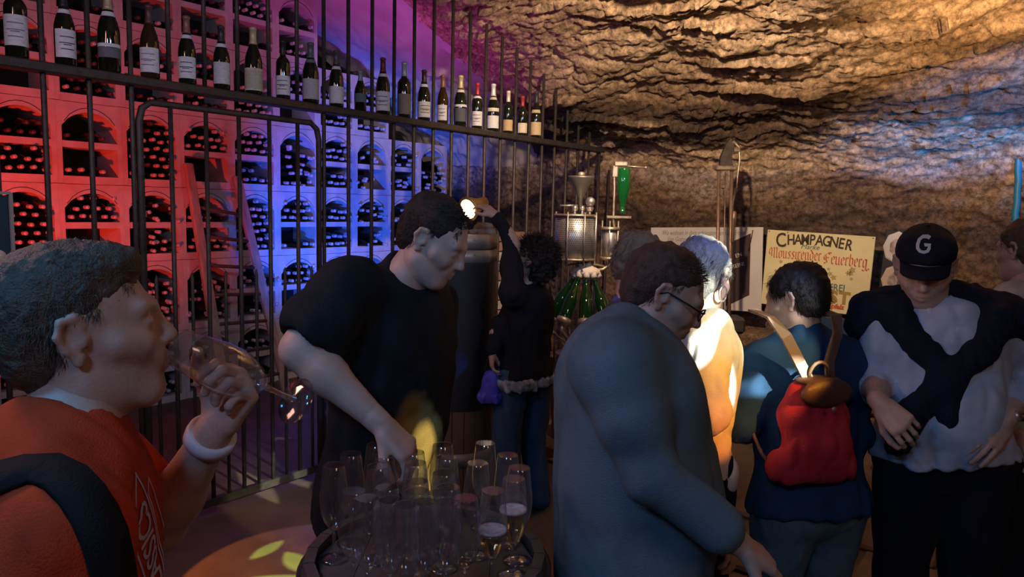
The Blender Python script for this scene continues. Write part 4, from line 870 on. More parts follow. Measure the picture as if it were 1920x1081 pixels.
# ------------------------------------------------------------------ people
def skinmat(n, c): return mat(n, c, .5, noise=.5, nscale=14, col2=tuple(x*.82 for x in c), bump=.12, bscale=220, Subsurface_Weight=.12, Subsurface_Scale=.01)
SK1 = skinmat('skin_fair', (.62, .40, .31)); SK2 = skinmat('skin_tan', (.55, .34, .25))
def cloth(n, c, nz=.5, sc=12, b=.35, bs=350, **k): return mat(n, c, .85, noise=nz, nscale=sc, col2=tuple(x*.7 for x in c), bump=b, bscale=bs, spec=.25, **k)
EYEW = mat('eye_white', (.75, .72, .68), .2); IRIS = mat('eye_iris', (.05, .03, .02), .2)
n_ = lambda v: np.asarray(v, float)/np.linalg.norm(v)
def head_frame(f, up=(0, 0, 1)):
    f = n_(f); r = n_(np.cross(f, up)); u = np.cross(r, f); return np.stack([r, f, u], 1)     # x right, y face, z up
def head_prims(c, H, s=1., jaw=1., mouth_open=0):
    T = lambda x, y, z: np.asarray(c)+H @ (np.array([x, y, z])*s)
    E = lambda p, r, k=.02, op='+', R=None: ell(T(*p), np.array(r)*s, H if R is None else H @ R, k*s, op)
    C = lambda a, b, ra, rb=None, k=.02, op='+': cap(T(*a), T(*b), ra*s, (ra if rb is None else rb)*s, k*s, op)
    P_ = [E((0, -.012, .035), (.076, .096, .088)), E((0, .018, -.015), (.066, .078, .095), .03), E((0, .035, -.07), (.050*jaw, .055, .045), .03),
          E((0, .074, -.097), (.024, .020, .020), .025), C((-.055*jaw, .0, -.065), (-.02, .068, -.10), .018, .016, .03), C((.055*jaw, 0, -.065), (.02, .068, -.10), .018, .016, .03),
          C((-.042, .070, -.022), (-.058, .045, -.015), .020, .018, .022), C((.042, .070, -.022), (.058, .045, -.015), .020, .018, .022),
          C((-.040, .078, .030), (-.008, .089, .027), .011, .010, .018), C((.040, .078, .030), (.008, .089, .027), .011, .010, .018),
          E((-.031, .098, .008), (.018, .015, .013), .012, '-'), E((.031, .098, .008), (.018, .015, .013), .012, '-'),
          C((0, .092, .020), (0, .112, -.022), .0085, .0125, .010), C((-.012, .098, -.028), (-.010, .104, -.026), .0085, .0075, .006), C((.012, .098, -.028), (.010, .104, -.026), .0085, .0075, .006),
          E((0, .088, -.052), (.030, .016, .020), .014), C((-.020, .090, -.054), (0, .1005, -.050), .0045, .006, .006), C((.020, .090, -.054), (0, .1005, -.050), .0045, .006, .006),
          C((-.016, .090, -.0645), (0, .098, -.0665), .0055, .007, .006), C((.016, .090, -.0645), (0, .098, -.0665), .0055, .007, .006), C((-.022, .0975, -.0585), (.022, .0975, -.0585), .0014, .0014, .002, '-'),
          E((-.031, .0815, .008), (.0145, .0125, .0125), .004), E((.031, .0815, .008), (.0145, .0125, .0125), .004),
          C((-.044, .0885, .004), (-.018, .0935, .003), .0012, .0012, .0015, '-'), C((.044, .0885, .004), (.018, .0935, .003), .0012, .0012, .0015, '-')]
    for sx in (-1, 1):
        ear = [(sx*.074, .006, .022), (sx*.083, -.004, .034), (sx*.089, -.020, .030), (sx*.090, -.026, .010), (sx*.085, -.018, -.010), (sx*.078, -.006, -.028)]
        for a, b in zip(ear[:-1], ear[1:]): P_.append(C(a, b, .0048, .0048, .006))
        P_ += [E((sx*.080, -.010, .008), (.006, .017, .026), .008), E((sx*.088, -.008, .006), (.006, .009, .014), .006, '-'), C((sx*.077, -.003, -.024), (sx*.079, -.006, -.030), .008, .007, .006), C((sx*.076, .006, .002), (sx*.078, .004, -.004), .006, .006, .005)]
    return P_, T
def eyes(root, c, H, s, lid=.0):
    off = np.array(root.location)
    for sx in (-1, 1):
        q = np.asarray(c)+H @ (np.array([sx*.031, .0822, .0045])*s); MB().lathe([(.001, -.0125), (.0088, -.0088), (.0125, 0), (.0088, .0088), (.001, .0125)], R=H @ np.array([[1, 0, 0], [0, 0, 1], [0, -1, 0]]), seg=12).build('eye', EYEW, root, loc=q-off)
def hand_prims(wr, d, nrm, side, s=1., curl=(.3, .4, .4), thumb=.6, spread=.06):
    """d: wrist->fingers, nrm: palm facing, side: thumb side sign; returns prims"""
    d = n_(d); nrm = n_(nrm-d*(np.dot(nrm, d))); t = np.cross(d, nrm)*side
    A = lambda a, b, c: np.asarray(wr)+(d*a+t*b+nrm*c)*s
    P_ = [cap(A(-.03, 0, 0), A(.005, 0, 0), .026*s, .024*s, .012), cap(A(.01, .022, .0), A(.075, .030, 0), .0145*s, .012*s, .014), cap(A(.01, .004, -.002), A(.080, .010, -.002), .0150*s, .0125*s, .014),
          cap(A(.01, -.010, -.001), A(.076, -.011, -.001), .0150*s, .0120*s, .014), cap(A(.01, -.020, .0), A(.068, -.031, 0), .0140*s, .0115*s, .014)]
    for i, (b0, L, r) in enumerate(((.031, .074, .0086), (.0105, .082, .0088), (-.0105, .077, .0085), (-.0315, .062, .0075))):
        p = np.array([(.075, .080, .077, .069)[i], b0, 0.]); ang = 0; sp = (1.5-i)*spread
        for sg, (fr, cu) in enumerate(zip((.45, .30, .25), curl)):
            ang += cu*(1.+.08*i); l = L*fr; q = p+np.array([math.cos(ang)*l, math.sin(sp)*l*math.cos(ang), math.sin(ang)*l])
            rr1 = r*(1-.08*sg); P_.append(cap(A(*p), A(*q), rr1*s, rr1*.93*s, .0035)); p = q
    p = np.array([.018, .024, .006]); q = p+np.array([.032, .024, .014+.010*thumb]); P_.append(cap(A(*p), A(*q), .0145*s, .0115*s, .012))
    q2 = q+np.array([.028, .010-.012*thumb, .006+.018*thumb]); P_.append(cap(A(*q), A(*q2), .0105*s, .0095*s, .004)); q3 = q2+np.array([.022, .002-.012*thumb, .004+.014*thumb]); P_.append(cap(A(*q2), A(*q3), .0095*s, .0080*s, .004))
    return P_
def strands(c, H, s, region, n, L, r, flow, seed=0, tri=3, surf=(.083, .104, .095), cen=(0, -.012, .035), jit=.5):
    """tufts rooted on the skull; region(x,y,z)->bool in head space"""
    g = np.random.default_rng(seed); V = []; F = []; k = 0
    while k < n:
        v = g.normal(size=3); v /= np.linalg.norm(v); p = np.array(surf)*v+cen
        if not region(*p): 
            if g.random() < .0005: break
            continue
        nn = v/np.array(surf); nn /= np.linalg.norm(nn); f = flow(p, nn); f = f+g.normal(size=3)*jit*.5; f /= np.linalg.norm(f)
        l = L*(.6+.8*g.random()); side = np.cross(nn, f); side /= np.linalg.norm(side)+1e-9
        p0 = p-nn*.004; p1 = p+(f*.55+nn*.25)*l; p2 = p+(f*1.0+nn*.12-np.array([0, 0, .25]))*l
        b = len(V); V += [p0-side*r, p0+side*r, p1+side*r*.7, p1-side*r*.7, p2]; F += [(b, b+1, b+2, b+3), (b+3, b+2, b+4)]; k += 1
    V = np.asarray(c)+(np.array(V)*s) @ H.T; return V, F
def person(label, facing, pelvis, neck, head, face, up=(0, 0, 1), s=1., girth=1., skin=SK1, jaw=1., shoulders=None, arms=None, vox=.009, hs=1., eye=False, belly=0., shw=.185, lean_r=0.):
    pelvis = np.array(pelvis, float); neck = np.array(neck, float); head = np.array(head, float)
    f = n_((facing[0], facing[1], 0)); r = np.array([f[1], -f[0], 0.]); up3 = n_(neck-pelvis)
    root = empty('person', (pelvis[0], pelvis[1], 0), label, 'person')
    H = head_frame(face, up); B = np.stack([r, n_(np.cross(up3, r)), up3], 1); Tn = np.linalg.norm(neck-pelvis)
    at = lambda x, y, z: pelvis+B @ np.array([x, y, z*Tn])
    shR = shoulders[0] if shoulders else neck+r*shw*s-np.array([0, 0, .045*s]); shL = shoulders[1] if shoulders else neck-r*shw*s-np.array([0, 0, .045*s])
    shR = np.array(shR, float); shL = np.array(shL, float)
    g = girth*s
    torso = [ell(at(0, -.005, .02), np.array([.160*g, .115*g, .13*s]), B, .05), ell(at(0, .005*g+belly*.3, .28), np.array([.142*g, .108*g+belly, .16*s]), B, .06), ell(at(0, .0, .60), np.array([.155*g, .112*g, .20*s]), B, .06),
             ell(at(0, -.015, .80), np.array([.150*g, .095*g, .13*s]), B, .05), cap(neck-[0, 0, .05*s]+r*.03, shR*.9+neck*.1, .055*s, .056*s, .05), cap(neck-[0, 0, .05*s]-r*.03, shL*.9+neck*.1, .055*s, .056*s, .05)]
    nh = head-H[:, 2]*.075*hs-H[:, 1]*.012*hs
    neckp = [cap(neck-[0, 0, .03], nh, .062*s*(.9+.1*girth), .054*hs, .03), cap(neck+r*.05-[0, 0, .03], nh, .04*s, .03*s, .04), cap(neck-r*.05-[0, 0, .03], nh, .04*s, .03*s, .04)]
    hp, HT = head_prims(head, H, hs, jaw)
    body = [(q[0], q[1], q[2]-.022, q[3], q[4], q[5], q[6]) if q[0] == 'e' and i_ < 2 else q for i_, q in enumerate(torso)]+neckp; extra = []; armseg = {}
    for sd, sh, ar in (('R', shR, arms.get('R') if arms else None), ('L', shL, arms.get('L') if arms else None)):
        if ar is None:
            el = sh+np.array([0, 0, -.29*s])+(r if sd == 'R' else -r)*.04-f*.03; wr = el+np.array([0, 0, -.24*s])+f*.06; ar = dict(el=el, wr=wr, hd=(0, 0, -1), hn=(-r if sd == 'R' else r))
        el, wr = np.array(ar['el'], float), np.array(ar['wr'], float); armseg[sd] = (sh, el, wr, ar)
        ag = ar.get('g', 1.)
        body += [cap(sh, sh+(el-sh)*.45, .056*g, .048*g*ag, .03), cap(sh+(el-sh)*.4, el, .049*g*ag, .040*s*ag, .02), cap(el, el+(wr-el)*.35, .042*s*ag, .041*s*ag, .02), cap(el+(wr-el)*.3, wr, .042*s*ag, .027*s, .02)]
        if ar.get('hand', True):
            sgn = 1 if sd == 'L' else -1
            hd = n_(ar['hd']); hp_ = hand_prims(wr+hd*.015, hd, np.array(ar['hn'], float), ar.get('side', sgn), s, ar.get('curl', (.35, .45, .4)), ar.get('thumb', .5), ar.get('spread', .06))
            m = .24; V, F = sdf_mesh([cap(wr-(wr-el)*.25, wr, .031*s, .027*s, .02)]+hp_, .0034 if vox < .009 else .0042, bounds=(wr-m, wr+m)); extra.append((V, F))
    hipR, hipL = at(.092, 0, -.02), at(-.092, 0, -.02); legs = []; LG = []
    for sd, hip in ((1, hipR), (-1, hipL)):
        an = np.array([pelvis[0]+r[0]*.11*sd-f[0]*.03, pelvis[1]+r[1]*.11*sd-f[1]*.03, .085]); kn = (hip*.46+an*.54)+f*.035
        LG.append((hip, kn, an)); legs += [cap(hip, kn, .074*g, .048*s, .03), cap(kn, kn*.65+an*.35-f*.012, .046*s, .046*s, .02), cap(kn*.65+an*.35-f*.012, an, .045*s, .035*s, .02), cap(an-[0, 0, .03], an+f*.13-[0, 0, .045], .035, .028, .02)]
    V, F = sdf_mesh(hp+[neckp[0]], .0036 if vox < .009 else .0045, bounds=(head-.2, head+.2)); extra.append((V, F))
    sdf_obj('body', body+legs, vox+.003, skin, root, extra=extra)
    return dict(root=root, f=f, r=r, B=B, at=at, torso=torso, H=H, HT=HT, head=head, hs=hs, s=s, g=g, neck=neck, nh=nh, arm=armseg, legs=LG, pelvis=pelvis, vox=vox, shR=shR, shL=shL, Tn=Tn)
def infl(prims, d): return [(q[0], q[1], (q[2] if q[0] == 'c' else q[2]+d), (q[3]+d if q[0] == 'c' else q[3]), (q[4]+d if q[0] == 'c' else None), q[5], q[6]) for q in prims]
def top(p, m, name='shirt', sleeve='short', d=.010, hem=-.12, collar=.02, amp=.006, seed=0, fr=26, vox=None, extra=None, sl_d=.010, loose=0.):
    pr = infl(p['torso'], d+loose); up = p['B'][:, 2]
    pr.append(cap(p['neck']-[0, 0, .035], p['neck']+up*collar, .068*p['s'], .062*p['s'], .03))
    pr.append(cap(p['at'](-.06, 0, hem), p['at'](.06, 0, hem), .125*p['g']+loose, .125*p['g']+loose, .05))
    for sd in 'RL':
        sh, el, wr, ar = p['arm'][sd]; g = p['g']; k = ar.get('g', 1)
        if sleeve == 'short': e = sh+(el-sh)*.62; pr.append(cap(sh, e, .064*g+sl_d*.5, .060*g*k+sl_d, .03)); ax = n_(el-sh); pr.append(ell(e+ax*.062*g, (.07, .07, .055), frame_from_z(ax), .008, '-'))
        else:
            lim = ar.get('cuff', .94); e = el+(wr-el)*lim; pr += [cap(sh, sh+(el-sh)*.5, .062*g+sl_d*.6, .054*g*k+sl_d, .03), cap(sh+(el-sh)*.5, el, .054*g*k+sl_d, .046*k*p['s']+sl_d, .02), cap(el, e, .046*k*p['s']+sl_d, (.034+(1-lim)*.02)*p['s']+sl_d, .02)]
    pr += extra or []
    hz = p['at'](0, 0, hem); pr.append(plane(hz, -up, .006)); nd = n_(p['nh']-p['neck']); tc = p['neck']+nd*(collar+.012); pr.append(cap(tc+nd*.085, tc+nd*.2, .088, .12, .006, '-'))
    return sdf_obj(name, pr, vox or p['vox'], m, p['root'], folds(amp, fr, seed))
def trousers(p, m, d=.019, amp=.006, seed=4, hi=.10):
    pr = [ell(p['at'](0, -.005, .02), np.array([.160*p['g']+.006, .115*p['g']+.006, .13*p['s']]), p['B'], .05), cap(p['at'](-.05, 0, hi), p['at'](.05, 0, hi), .098*p['g'], .098*p['g'], .04)]
    for hip, kn, an in p['legs']: pr += [cap(hip, kn, .088*p['g']+d, .062*p['s']+d, .03), cap(kn, an-[0, 0, .02], .062*p['s']+d, .048+d, .02)]
    pr.append(plane(p['at'](0, 0, hi+.04), p['B'][:, 2], .006)); return sdf_obj('trousers', pr, p['vox']+.002, m, p['root'], folds(amp, 22, seed))
def shoes(p, m):
    for hip, kn, an in p['legs']: f = p['f']; sdf_obj('shoe', [cap(an-[0, 0, .02], an-[0, 0, .045], .046, .044, .02), cap(an-[0, 0, .045], an+f*.14-[0, 0, .05], .042, .034, .02), plane(np.array([0, 0, .003]), (0, 0, -1), .004)], .008, m, p['root'])
def hair(p, m, prims, vox=.006, amp=.004, fr=60, seed=1, strand=None, stretch=(1, 1, 1)):
    H, c, s = p['H'], p['head'], p['hs']; pr = []
    for q in prims:
        kind, a = q[0], q[1:]
        if kind == 'e': pr.append(ell(c+H @ (np.array(a[0])*s), np.array(a[1])*s, H, a[2]*s, a[3] if len(a) > 3 else '+'))
        elif kind == 'c': pr.append(cap(c+H @ (np.array(a[0])*s), c+H @ (np.array(a[1])*s), a[2]*s, a[3]*s, a[4]*s, a[5] if len(a) > 5 else '+'))
        elif kind == 'p': pr.append(plane(c+H @ (np.array(a[0])*s), H @ np.array(a[1]), .01*s))
    ex = []
    if strand is not None:
        V, F = strands(c, H, s, **strand); q = [f if len(f) == 4 else (f[0], f[1], f[2], f[2]) for f in F]; ex = None
        o = MB(); o.add(V, F, 0, False)
        hb = sdf_obj('hair', pr, vox, m, p['root'], folds(amp, fr, seed, stretch))
        st_o = o.build('hair_strands', m, p['root'], world=np.array(p['root'].location)); st_o['kind'] = 'stuff'; return hb
    return sdf_obj('hair', pr, vox, m, p['root'], folds(amp, fr, seed, stretch))
SHORT = [('e', (0, -.022, .048), (.083, .101, .088), .01), ('e', (0, -.055, -.01), (.066, .060, .07), .03), ('e', (0, .085, -.035), (.09, .075, .085), .012, '-'), ('e', (.09, .0, -.012), (.03, .03, .04), .01, '-'), ('e', (-.09, .0, -.012), (.03, .03, .04), .01, '-')]
def hmat(n, c): return mat(n, c, .55, noise=.8, nscale=60, col2=tuple(x*.45 for x in c), bump=.5, bscale=300, spec=.4)
HDARK = hmat('hair_dark', (.022, .016, .012)); HBR = hmat('hair_brown', (.10, .065, .04)); HGREY = hmat('hair_grey_brown', (.22, .17, .13)); HLT = hmat('hair_sandy', (.11, .08, .055))
JEANS = cloth('blue_jeans', (.05, .10, .17)); BLKT = cloth('black_trousers', (.008, .010, .016)); SHOE = mat('dark_shoe', (.02, .018, .016), .5)
back = lambda p, n: np.array([0, -1, -.5])*1.
# 1 ---- drinking man at the left
f1 = np.array([.87, .50, 0]); hd1 = P(156, 622, 1.0)
nk1 = P(124, 812, .98); pv1 = P(60, 1500, 1.0); pv1[2] = .84
r1 = np.array([.5, -.87, 0]); shR1 = nk1+r1*.19-[0, 0, .075]; shL1 = nk1-r1*.18-[0, 0, .055]
el1 = P(300, 985, 1.26); wr1 = P(402, 806, 1.14)
GT, GF = P(338, 652, 1.02), P(524, 737, 1.16)            # rim centre and foot of the glass he drinks from
gax = n_(GT-GF)
p1 = person('man in orange-red t-shirt drinking from a champagne glass, black shoulder strap, at left', f1, pv1, nk1, hd1, (.87, .46, .10), s=1.0, girth=1.08, skin=SK1, hs=.93, jaw=.86, shoulders=(shR1, shL1), vox=.0078,
            arms={'L': dict(el=el1, wr=wr1, hd=n_(P(444, 730, 1.13)-wr1), hn=n_((-.35, -.8, .3)), side=-1, curl=(1.25, 1.1, .7), thumb=.9, g=1.0), 'R': dict(el=shR1+[.0, -.05, -.29], wr=shR1+[.16, .06, -.40], hd=(.7, .5, -.3), hn=(-.3, .8, 0), hand=True)})
ORG = cloth('orange_tshirt', (.62, .055, .012), .3)
ts1 = top(p1, ORG, 'tshirt', 'short', d=.012, hem=-.12, collar=.0, amp=.005, seed=2, fr=20)
trousers(p1, BLKT); shoes(p1, SHOE)
hair(p1, HLT, SHORT+[('e', (0, .030, .095), (.055, .062, .036), .02)], vox=.0045, amp=.003, fr=110, strand=dict(region=lambda x, y, z: (z > .03 and y < (.075 if abs(x) < .05 else .03)) or (y < -.02 and z > -.06 and not (abs(x) > .07 and y > -.03)), n=12000, L=.012, r=.0006, surf=(.083, .102, .096), flow=lambda p, n: np.array([0, .9, .55]) if p[2] > .08 else np.array([0, -.35, -.9]), seed=2))
# bracelet, wide white band
ax = n_(wr1-el1); bc = el1+(wr1-el1)*.93; mb = MB(); R_ = frame_from_z(ax); mb.lathe([(.0335, -.012), (.038, -.011), (.039, 0), (.038, .011), (.0335, .012)], c=bc, R=R_, seg=28); o = mb.build('wristband', mat('white_band', (.72, .72, .80), .5), None, world=bc, loc=bc); tag(o, 'chunky white wristband on the raised wrist of the drinking man', 'bracelet')
# the glass
Rg = frame_from_z(gax); g = empty('champagne_glass', GF+gax*(np.linalg.norm(GT-GF)-GH), 'champagne glass tilted to the lips of the man in orange', 'glass'); g.rotation_euler = Matrix(Rg.tolist()).to_euler()
for nm, d in GM: o = bpy.data.objects.new(nm, d); COL.objects.link(o); o.parent = g
g.scale = (1.12, 1.12, 1.0)
# lettering on the chest
CT = lambda v, u: nk1+p1['f']*(.135+.012*min(v, 1.2))+p1['r']*(-.03+u)-np.array([0, 0, .10+v*.32])
# print projected onto the shirt front: local (u across, v up) taken to the nearest shirt point
sv = np.array([q.co[:] for q in ts1.data.vertices])+np.array(p1['root'].location)
from mathutils.bvhtree import BVHTree
bv = BVHTree.FromPolygons([Vector(q) for q in sv], [tuple(q.vertices) for q in ts1.data.polygons])
pdir = n_(p1['f']*.72+p1['r']*.69); pright = n_(np.cross([0, 0, 1.], pdir))
def on_shirt(u, v, o, off_=.002):
    a = o+pright*u+np.array([0, 0, 1.])*v+pdir*.5; h = bv.ray_cast(Vector(a), Vector(-pdir))
    if h[0] is None: return None
    q = np.array(h[0])+np.array(h[1] if (np.array(h[1]) @ pdir) > 0 else -h[1])*off_; return q
def project(v2, fc, o, m, name, parent):
    V = [on_shirt(x, y, o) for x, y in v2]; F = [f for f in fc if all(V[i] is not None for i in f)]; V = [q if q is not None else o for q in V]
    mb = MB(); mb.add(np.array(V), F); return mb.build(name, m, parent, world=np.array(p1['root'].location))
pc = P(286, 1045, .96)
PRW = mat('print_lilac', (.60, .58, .78), .6); PRB = mat('print_navy', (.06, .06, .20), .7)
tv, tf = text_mesh('CLASSICS', .046, .0006, 0., 0, .95); a = math.radians(114); rt2 = np.array([[math.cos(a), -math.sin(a)], [math.sin(a), math.cos(a)]])
project((tv[:, :2]-[0, .016]) @ rt2.T, tf, pc, PRW, 'chest_lettering', p1['root'])
def ringgrid(w_, h_, t_):
    v = []; f = []
    for (x0, y0, x1, y1) in ((-w_, h_-t_, w_, h_), (-w_, -h_, w_, -h_+t_), (-w_, -h_, -w_+t_, h_), (w_-t_, -h_, w_, h_)):
        nx = max(2, int((x1-x0)/.02)); ny = max(2, int((y1-y0)/.02)); b = len(v)
        for i in range(nx): 
            for j in range(ny): v.append((x0+(x1-x0)*i/(nx-1), y0+(y1-y0)*j/(ny-1)))
        f += [(b+i*ny+j, b+(i+1)*ny+j, b+(i+1)*ny+j+1, b+i*ny+j+1) for i in range(nx-1) for j in range(ny-1)]
    return np.array(v), f
gv, gf = ringgrid(.125, .026, .003); project(gv @ rt2.T, gf, pc, PRW, 'chest_print_border', p1['root']); gv, gf = ringgrid(.105, .014, .0025); project((gv+[-.02, -.043]) @ rt2.T, gf, pc, PRW, 'chest_print_border', p1['root'])
sp = []
for (x, y) in ((-120, 1010), (-60, 935), (-10, 905), (40, 888), (85, 884), (122, 900), (152, 930), (176, 968), (194, 1010), (206, 1055), (214, 1100), (220, 1160), (224, 1230)):
    d = n_(ray(x, y)); h = bv.ray_cast(Vector((0, 0, CAM_H)), Vector(d))
    if h[0] is not None: nn = np.array(h[1]); nn = nn if nn @ d < 0 else -nn; sp.append((np.array(h[0])+nn*.004, nn))
V = []; m_ = len(sp)
for i in range(m_):
    d = n_(sp[min(i+1, m_-1)][0]-sp[max(i-1, 0)][0]); nn = n_(sum(sp[max(0, min(m_-1, i+o_))][1] for o_ in (-1, 0, 1))); wv = n_(np.cross(d, nn)); q = sp[i][0]; V += [q-wv*.024-nn*.004, q+wv*.024-nn*.004, q+wv*.024+nn*.005, q-wv*.024+nn*.005]
mb = MB(); mb.add(V, [(i*4+k, i*4+(k+1) % 4, i*4+4+(k+1) % 4, i*4+4+k) for i in range(m_-1) for k in range(4)]+[(3, 2, 1, 0), tuple((m_-1)*4+k for k in range(4))], 0, True)
sq = sp[m_//2][0]; STR = mb.build('bag_strap', cloth('black_webbing', (.012, .011, .012)), None, world=sq, loc=sq); tag(STR, 'black webbing bag strap over the shoulder of the man in orange', 'strap')
# 2 ---- man in the dark t-shirt
hd2 = P(812, 450, 2.0); nk2 = P(752, 520, 2.06); pv2 = P(715, 905, 2.2); f2 = np.array([.9, -.32, 0])
p2 = person('man in dark t-shirt bending over the glasses, facing right, bare forearm forward', f2, pv2, nk2, hd2, (.82, -.22, -.50), s=1.05, girth=1.28, hs=.93, skin=SK1, shoulders=(P(650, 545, 1.90), P(800, 575, 2.22)),
            arms={'R': dict(el=P(563, 655, 1.80), wr=P(712, 792, 1.78), hd=n_(P(760, 840, 1.78)-P(712, 792, 1.78)), hn=(-.2, .3, -.9), side=-1, g=1.12, curl=(.5, .6, .5)), 'L': dict(el=P(790, 740, 2.42), wr=P(800, 850, 2.35), hd=(.1, -.2, -1), hn=(-.8, 0, 0))})
DK = cloth('dark_tshirt', (.014, .018, .022)); top(p2, DK, 'tshirt', 'short', d=.014, hem=-.16, collar=.01, amp=.007, seed=8, fr=18, loose=.006); trousers(p2, BLKT); shoes(p2, SHOE)
hair(p2, HDARK, SHORT, strand=dict(region=lambda x, y, z: (z > .03 and y < (.075 if abs(x) < .05 else .03)) or (y < -.02 and z > -.05), n=5000, L=.013, r=.0009, flow=lambda p, n: np.array([0, .9, .4]) if p[2] > .08 else np.array([0, -.3, -.9]), seed=3))
# 3 ---- person reaching up to the lamp
f3 = np.array([-.7, .7, 0]); hd3 = P(1000, 487, 3.75); nk3 = P(990, 548, 3.78); pv3 = P(982, 700, 3.85)
p3 = person('person with dark curly hair in black jacket and jeans reaching up to the work lamp', f3, pv3, nk3, hd3, (-.82, .35, .42), s=.86, girth=1.02, hs=.92, skin=SK2, shoulders=(P(1012, 560, 3.95), P(958, 552, 3.6)),
            arms={'L': dict(el=P(962, 458, 3.72), wr=P(933, 407, 3.72), hd=n_(P(907, 384, 3.74)-P(933, 407, 3.72)), hn=(-.3, .3, -.7), side=1, curl=(.4, .5, .4)), 'R': dict(el=P(935, 610, 3.75), wr=P(923, 655, 3.7), hd=(0, 0, -1), hn=(1, 0, 0))})
top(p3, cloth('black_jacket', (.012, .013, .018)), 'jacket', 'long', d=.022, hem=-.02, collar=.03, amp=.008, seed=12, fr=20); trousers(p3, JEANS); shoes(p3, SHOE)
sdf_obj('shirt_tail', [cap(p3['at'](-.07, 0, -.06), p3['at'](.07, 0, -.06), .142, .142, .03), plane(p3['at'](0, 0, -.14), (0, 0, -1)), plane(p3['at'](0, 0, .0), (0, 0, 1))], .009, mat('flowered_print', (.55, .6, .6), .8, noise=1.4, nscale=26, col2=(.03, .05, .07)), p3['root'], folds(.012, 30, 3))
hair(p3, HDARK, [('e', (0, -.03, .04), (.098, .118, .100), .01), ('e', (0, -.07, -.04), (.085, .075, .085), .03), ('e', (0, .095, -.03), (.075, .07, .085), .012, '-')], amp=.014, fr=45, strand=dict(region=lambda x, y, z: z > .02 or y < -.01, n=3000, L=.045, r=.0014, flow=lambda p, n: n, seed=5, jit=1.6))
q = P(920, 690, 3.7); bg = empty('handbag', q, 'small purple-blue bag hanging by thin handles from the reaching person\'s hand', 'bag')
sdf_obj('bag_body', [ell(q+[0, 0, -.09], (.05, .035, .09), None, .02), cap(q+[-.03, 0, -.15], q+[.03, 0, -.15], .035, .035, .03), plane(q+[0, 0, -.01], (0, 0, 1)), plane(q+[0, 0, -.18], (0, 0, -1))], .006, mat('violet_fabric', (.08, .07, .55), .5), bg, folds(.005, 40, 1))
for sx in (-1, 1): MB().tube([(sx*.03, 0, -.02), (sx*.012, 0, .06), (0, 0, .11)], .004, 6).build('handle', M['black'], bg)
# 4 ---- bending man in the grey sweatshirt
hd4 = P(1243, 553, 1.78); nk4 = P(1180, 640, 1.76); pv4 = P(1185, 1060, 1.82); f4 = np.array([.93, .25, 0])
p4 = person('short-haired person with glasses in long grey sweatshirt bending right, hand reaching down, in front', f4, pv4, nk4, hd4, (.86, -.12, -.46), s=1.02, girth=1.16, hs=.93, skin=SK2, shoulders=(P(1150, 690, 1.58), P(1215, 690, 1.95)),
            arms={'R': dict(el=P(1222, 890, 1.54), wr=P(1376, 1012, 1.55), hd=n_(P(1440, 1052, 1.57)-P(1376, 1012, 1.55)), hn=(-.3, .2, -.9), side=-1, cuff=.80, curl=(.3, .4, .3)), 'L': dict(el=P(1290, 850, 1.98), wr=P(1330, 960, 1.9), hd=(.4, -.2, -.6), hn=(0, 0, -1))}, belly=.03)
GSW = cloth('grey_sweatshirt', (.13, .185, .215), .4, 9); top(p4, GSW, 'sweatshirt', 'long', d=.024, hem=-.15, collar=.03, amp=.007, seed=21, fr=9, loose=.024, sl_d=.019); trousers(p4, BLKT); shoes(p4, SHOE)
hair(p4, hmat('hair_auburn', (.09, .05, .035)), SHORT, strand=dict(region=lambda x, y, z: (z > .03 and y < (.075 if abs(x) < .05 else .03)) or (y < -.02 and z > -.05), n=5000, L=.012, r=.0009, flow=lambda p, n: np.array([0, .9, .4]) if p[2] > .08 else np.array([0, -.3, -.9]), seed=6))
def specs(p, m):
    H, c, s = p['H'], p['head'], p['hs']; T = lambda *a: c+H @ (np.array(a)*s); mb = MB()
    for sx in (-1, 1):
        mb.tube([T(sx*(.033+.022*math.cos(a)), .108-.004*abs(math.cos(a)), .006+.017*math.sin(a)) for a in np.linspace(0, 2*math.pi, 15)], .0018, 6); mb.tube([T(sx*.056, .103, .012), T(sx*.075, .06, .016), T(sx*.083, -.002, .018), T(sx*.084, -.02, .004)], .0022, 6)
    mb.tube([T(-.011, .113, .010), T(0, .116, .013), T(.011, .113, .010)], .0018, 6); o = mb.build('eyeglasses', m, None, world=c, loc=c); return o
tag(specs(p4, M['black']), 'thin black eyeglasses on the bending person in the grey sweatshirt', 'eyeglasses')
# 5 ---- woman in white caught in the projection
hd5 = P(1318, 520, 2.35); nk5 = P(1298, 592, 2.36); pv5 = P(1272, 870, 2.45); f5 = np.array([.45, .85, 0])
p5 = person('woman in white blouse with hoop earring, lit by the bright yellow and blue projection', f5, pv5, nk5, hd5, (.60, .66, -.32), s=.92, girth=1.0, hs=.95, skin=SK1, shoulders=(P(1320, 628, 2.26), P(1245, 640, 2.5)),
            arms={'R': dict(el=P(1328, 775, 2.22), wr=P(1305, 735, 2.36), hd=(-.3, .6, .2), hn=(-.6, 0, 0), cuff=.9, g=1.1), 'L': dict(el=P(1235, 780, 2.5), wr=P(1270, 740, 2.62), hd=(.5, .5, .2), hn=(.3, 0, 0))})
top(p5, cloth('white_blouse', (.78, .78, .76)), 'blouse', 'long', d=.016, hem=-.10, collar=.02, amp=.009, seed=31, fr=22, loose=.01, sl_d=.018); trousers(p5, BLKT); shoes(p5, SHOE)
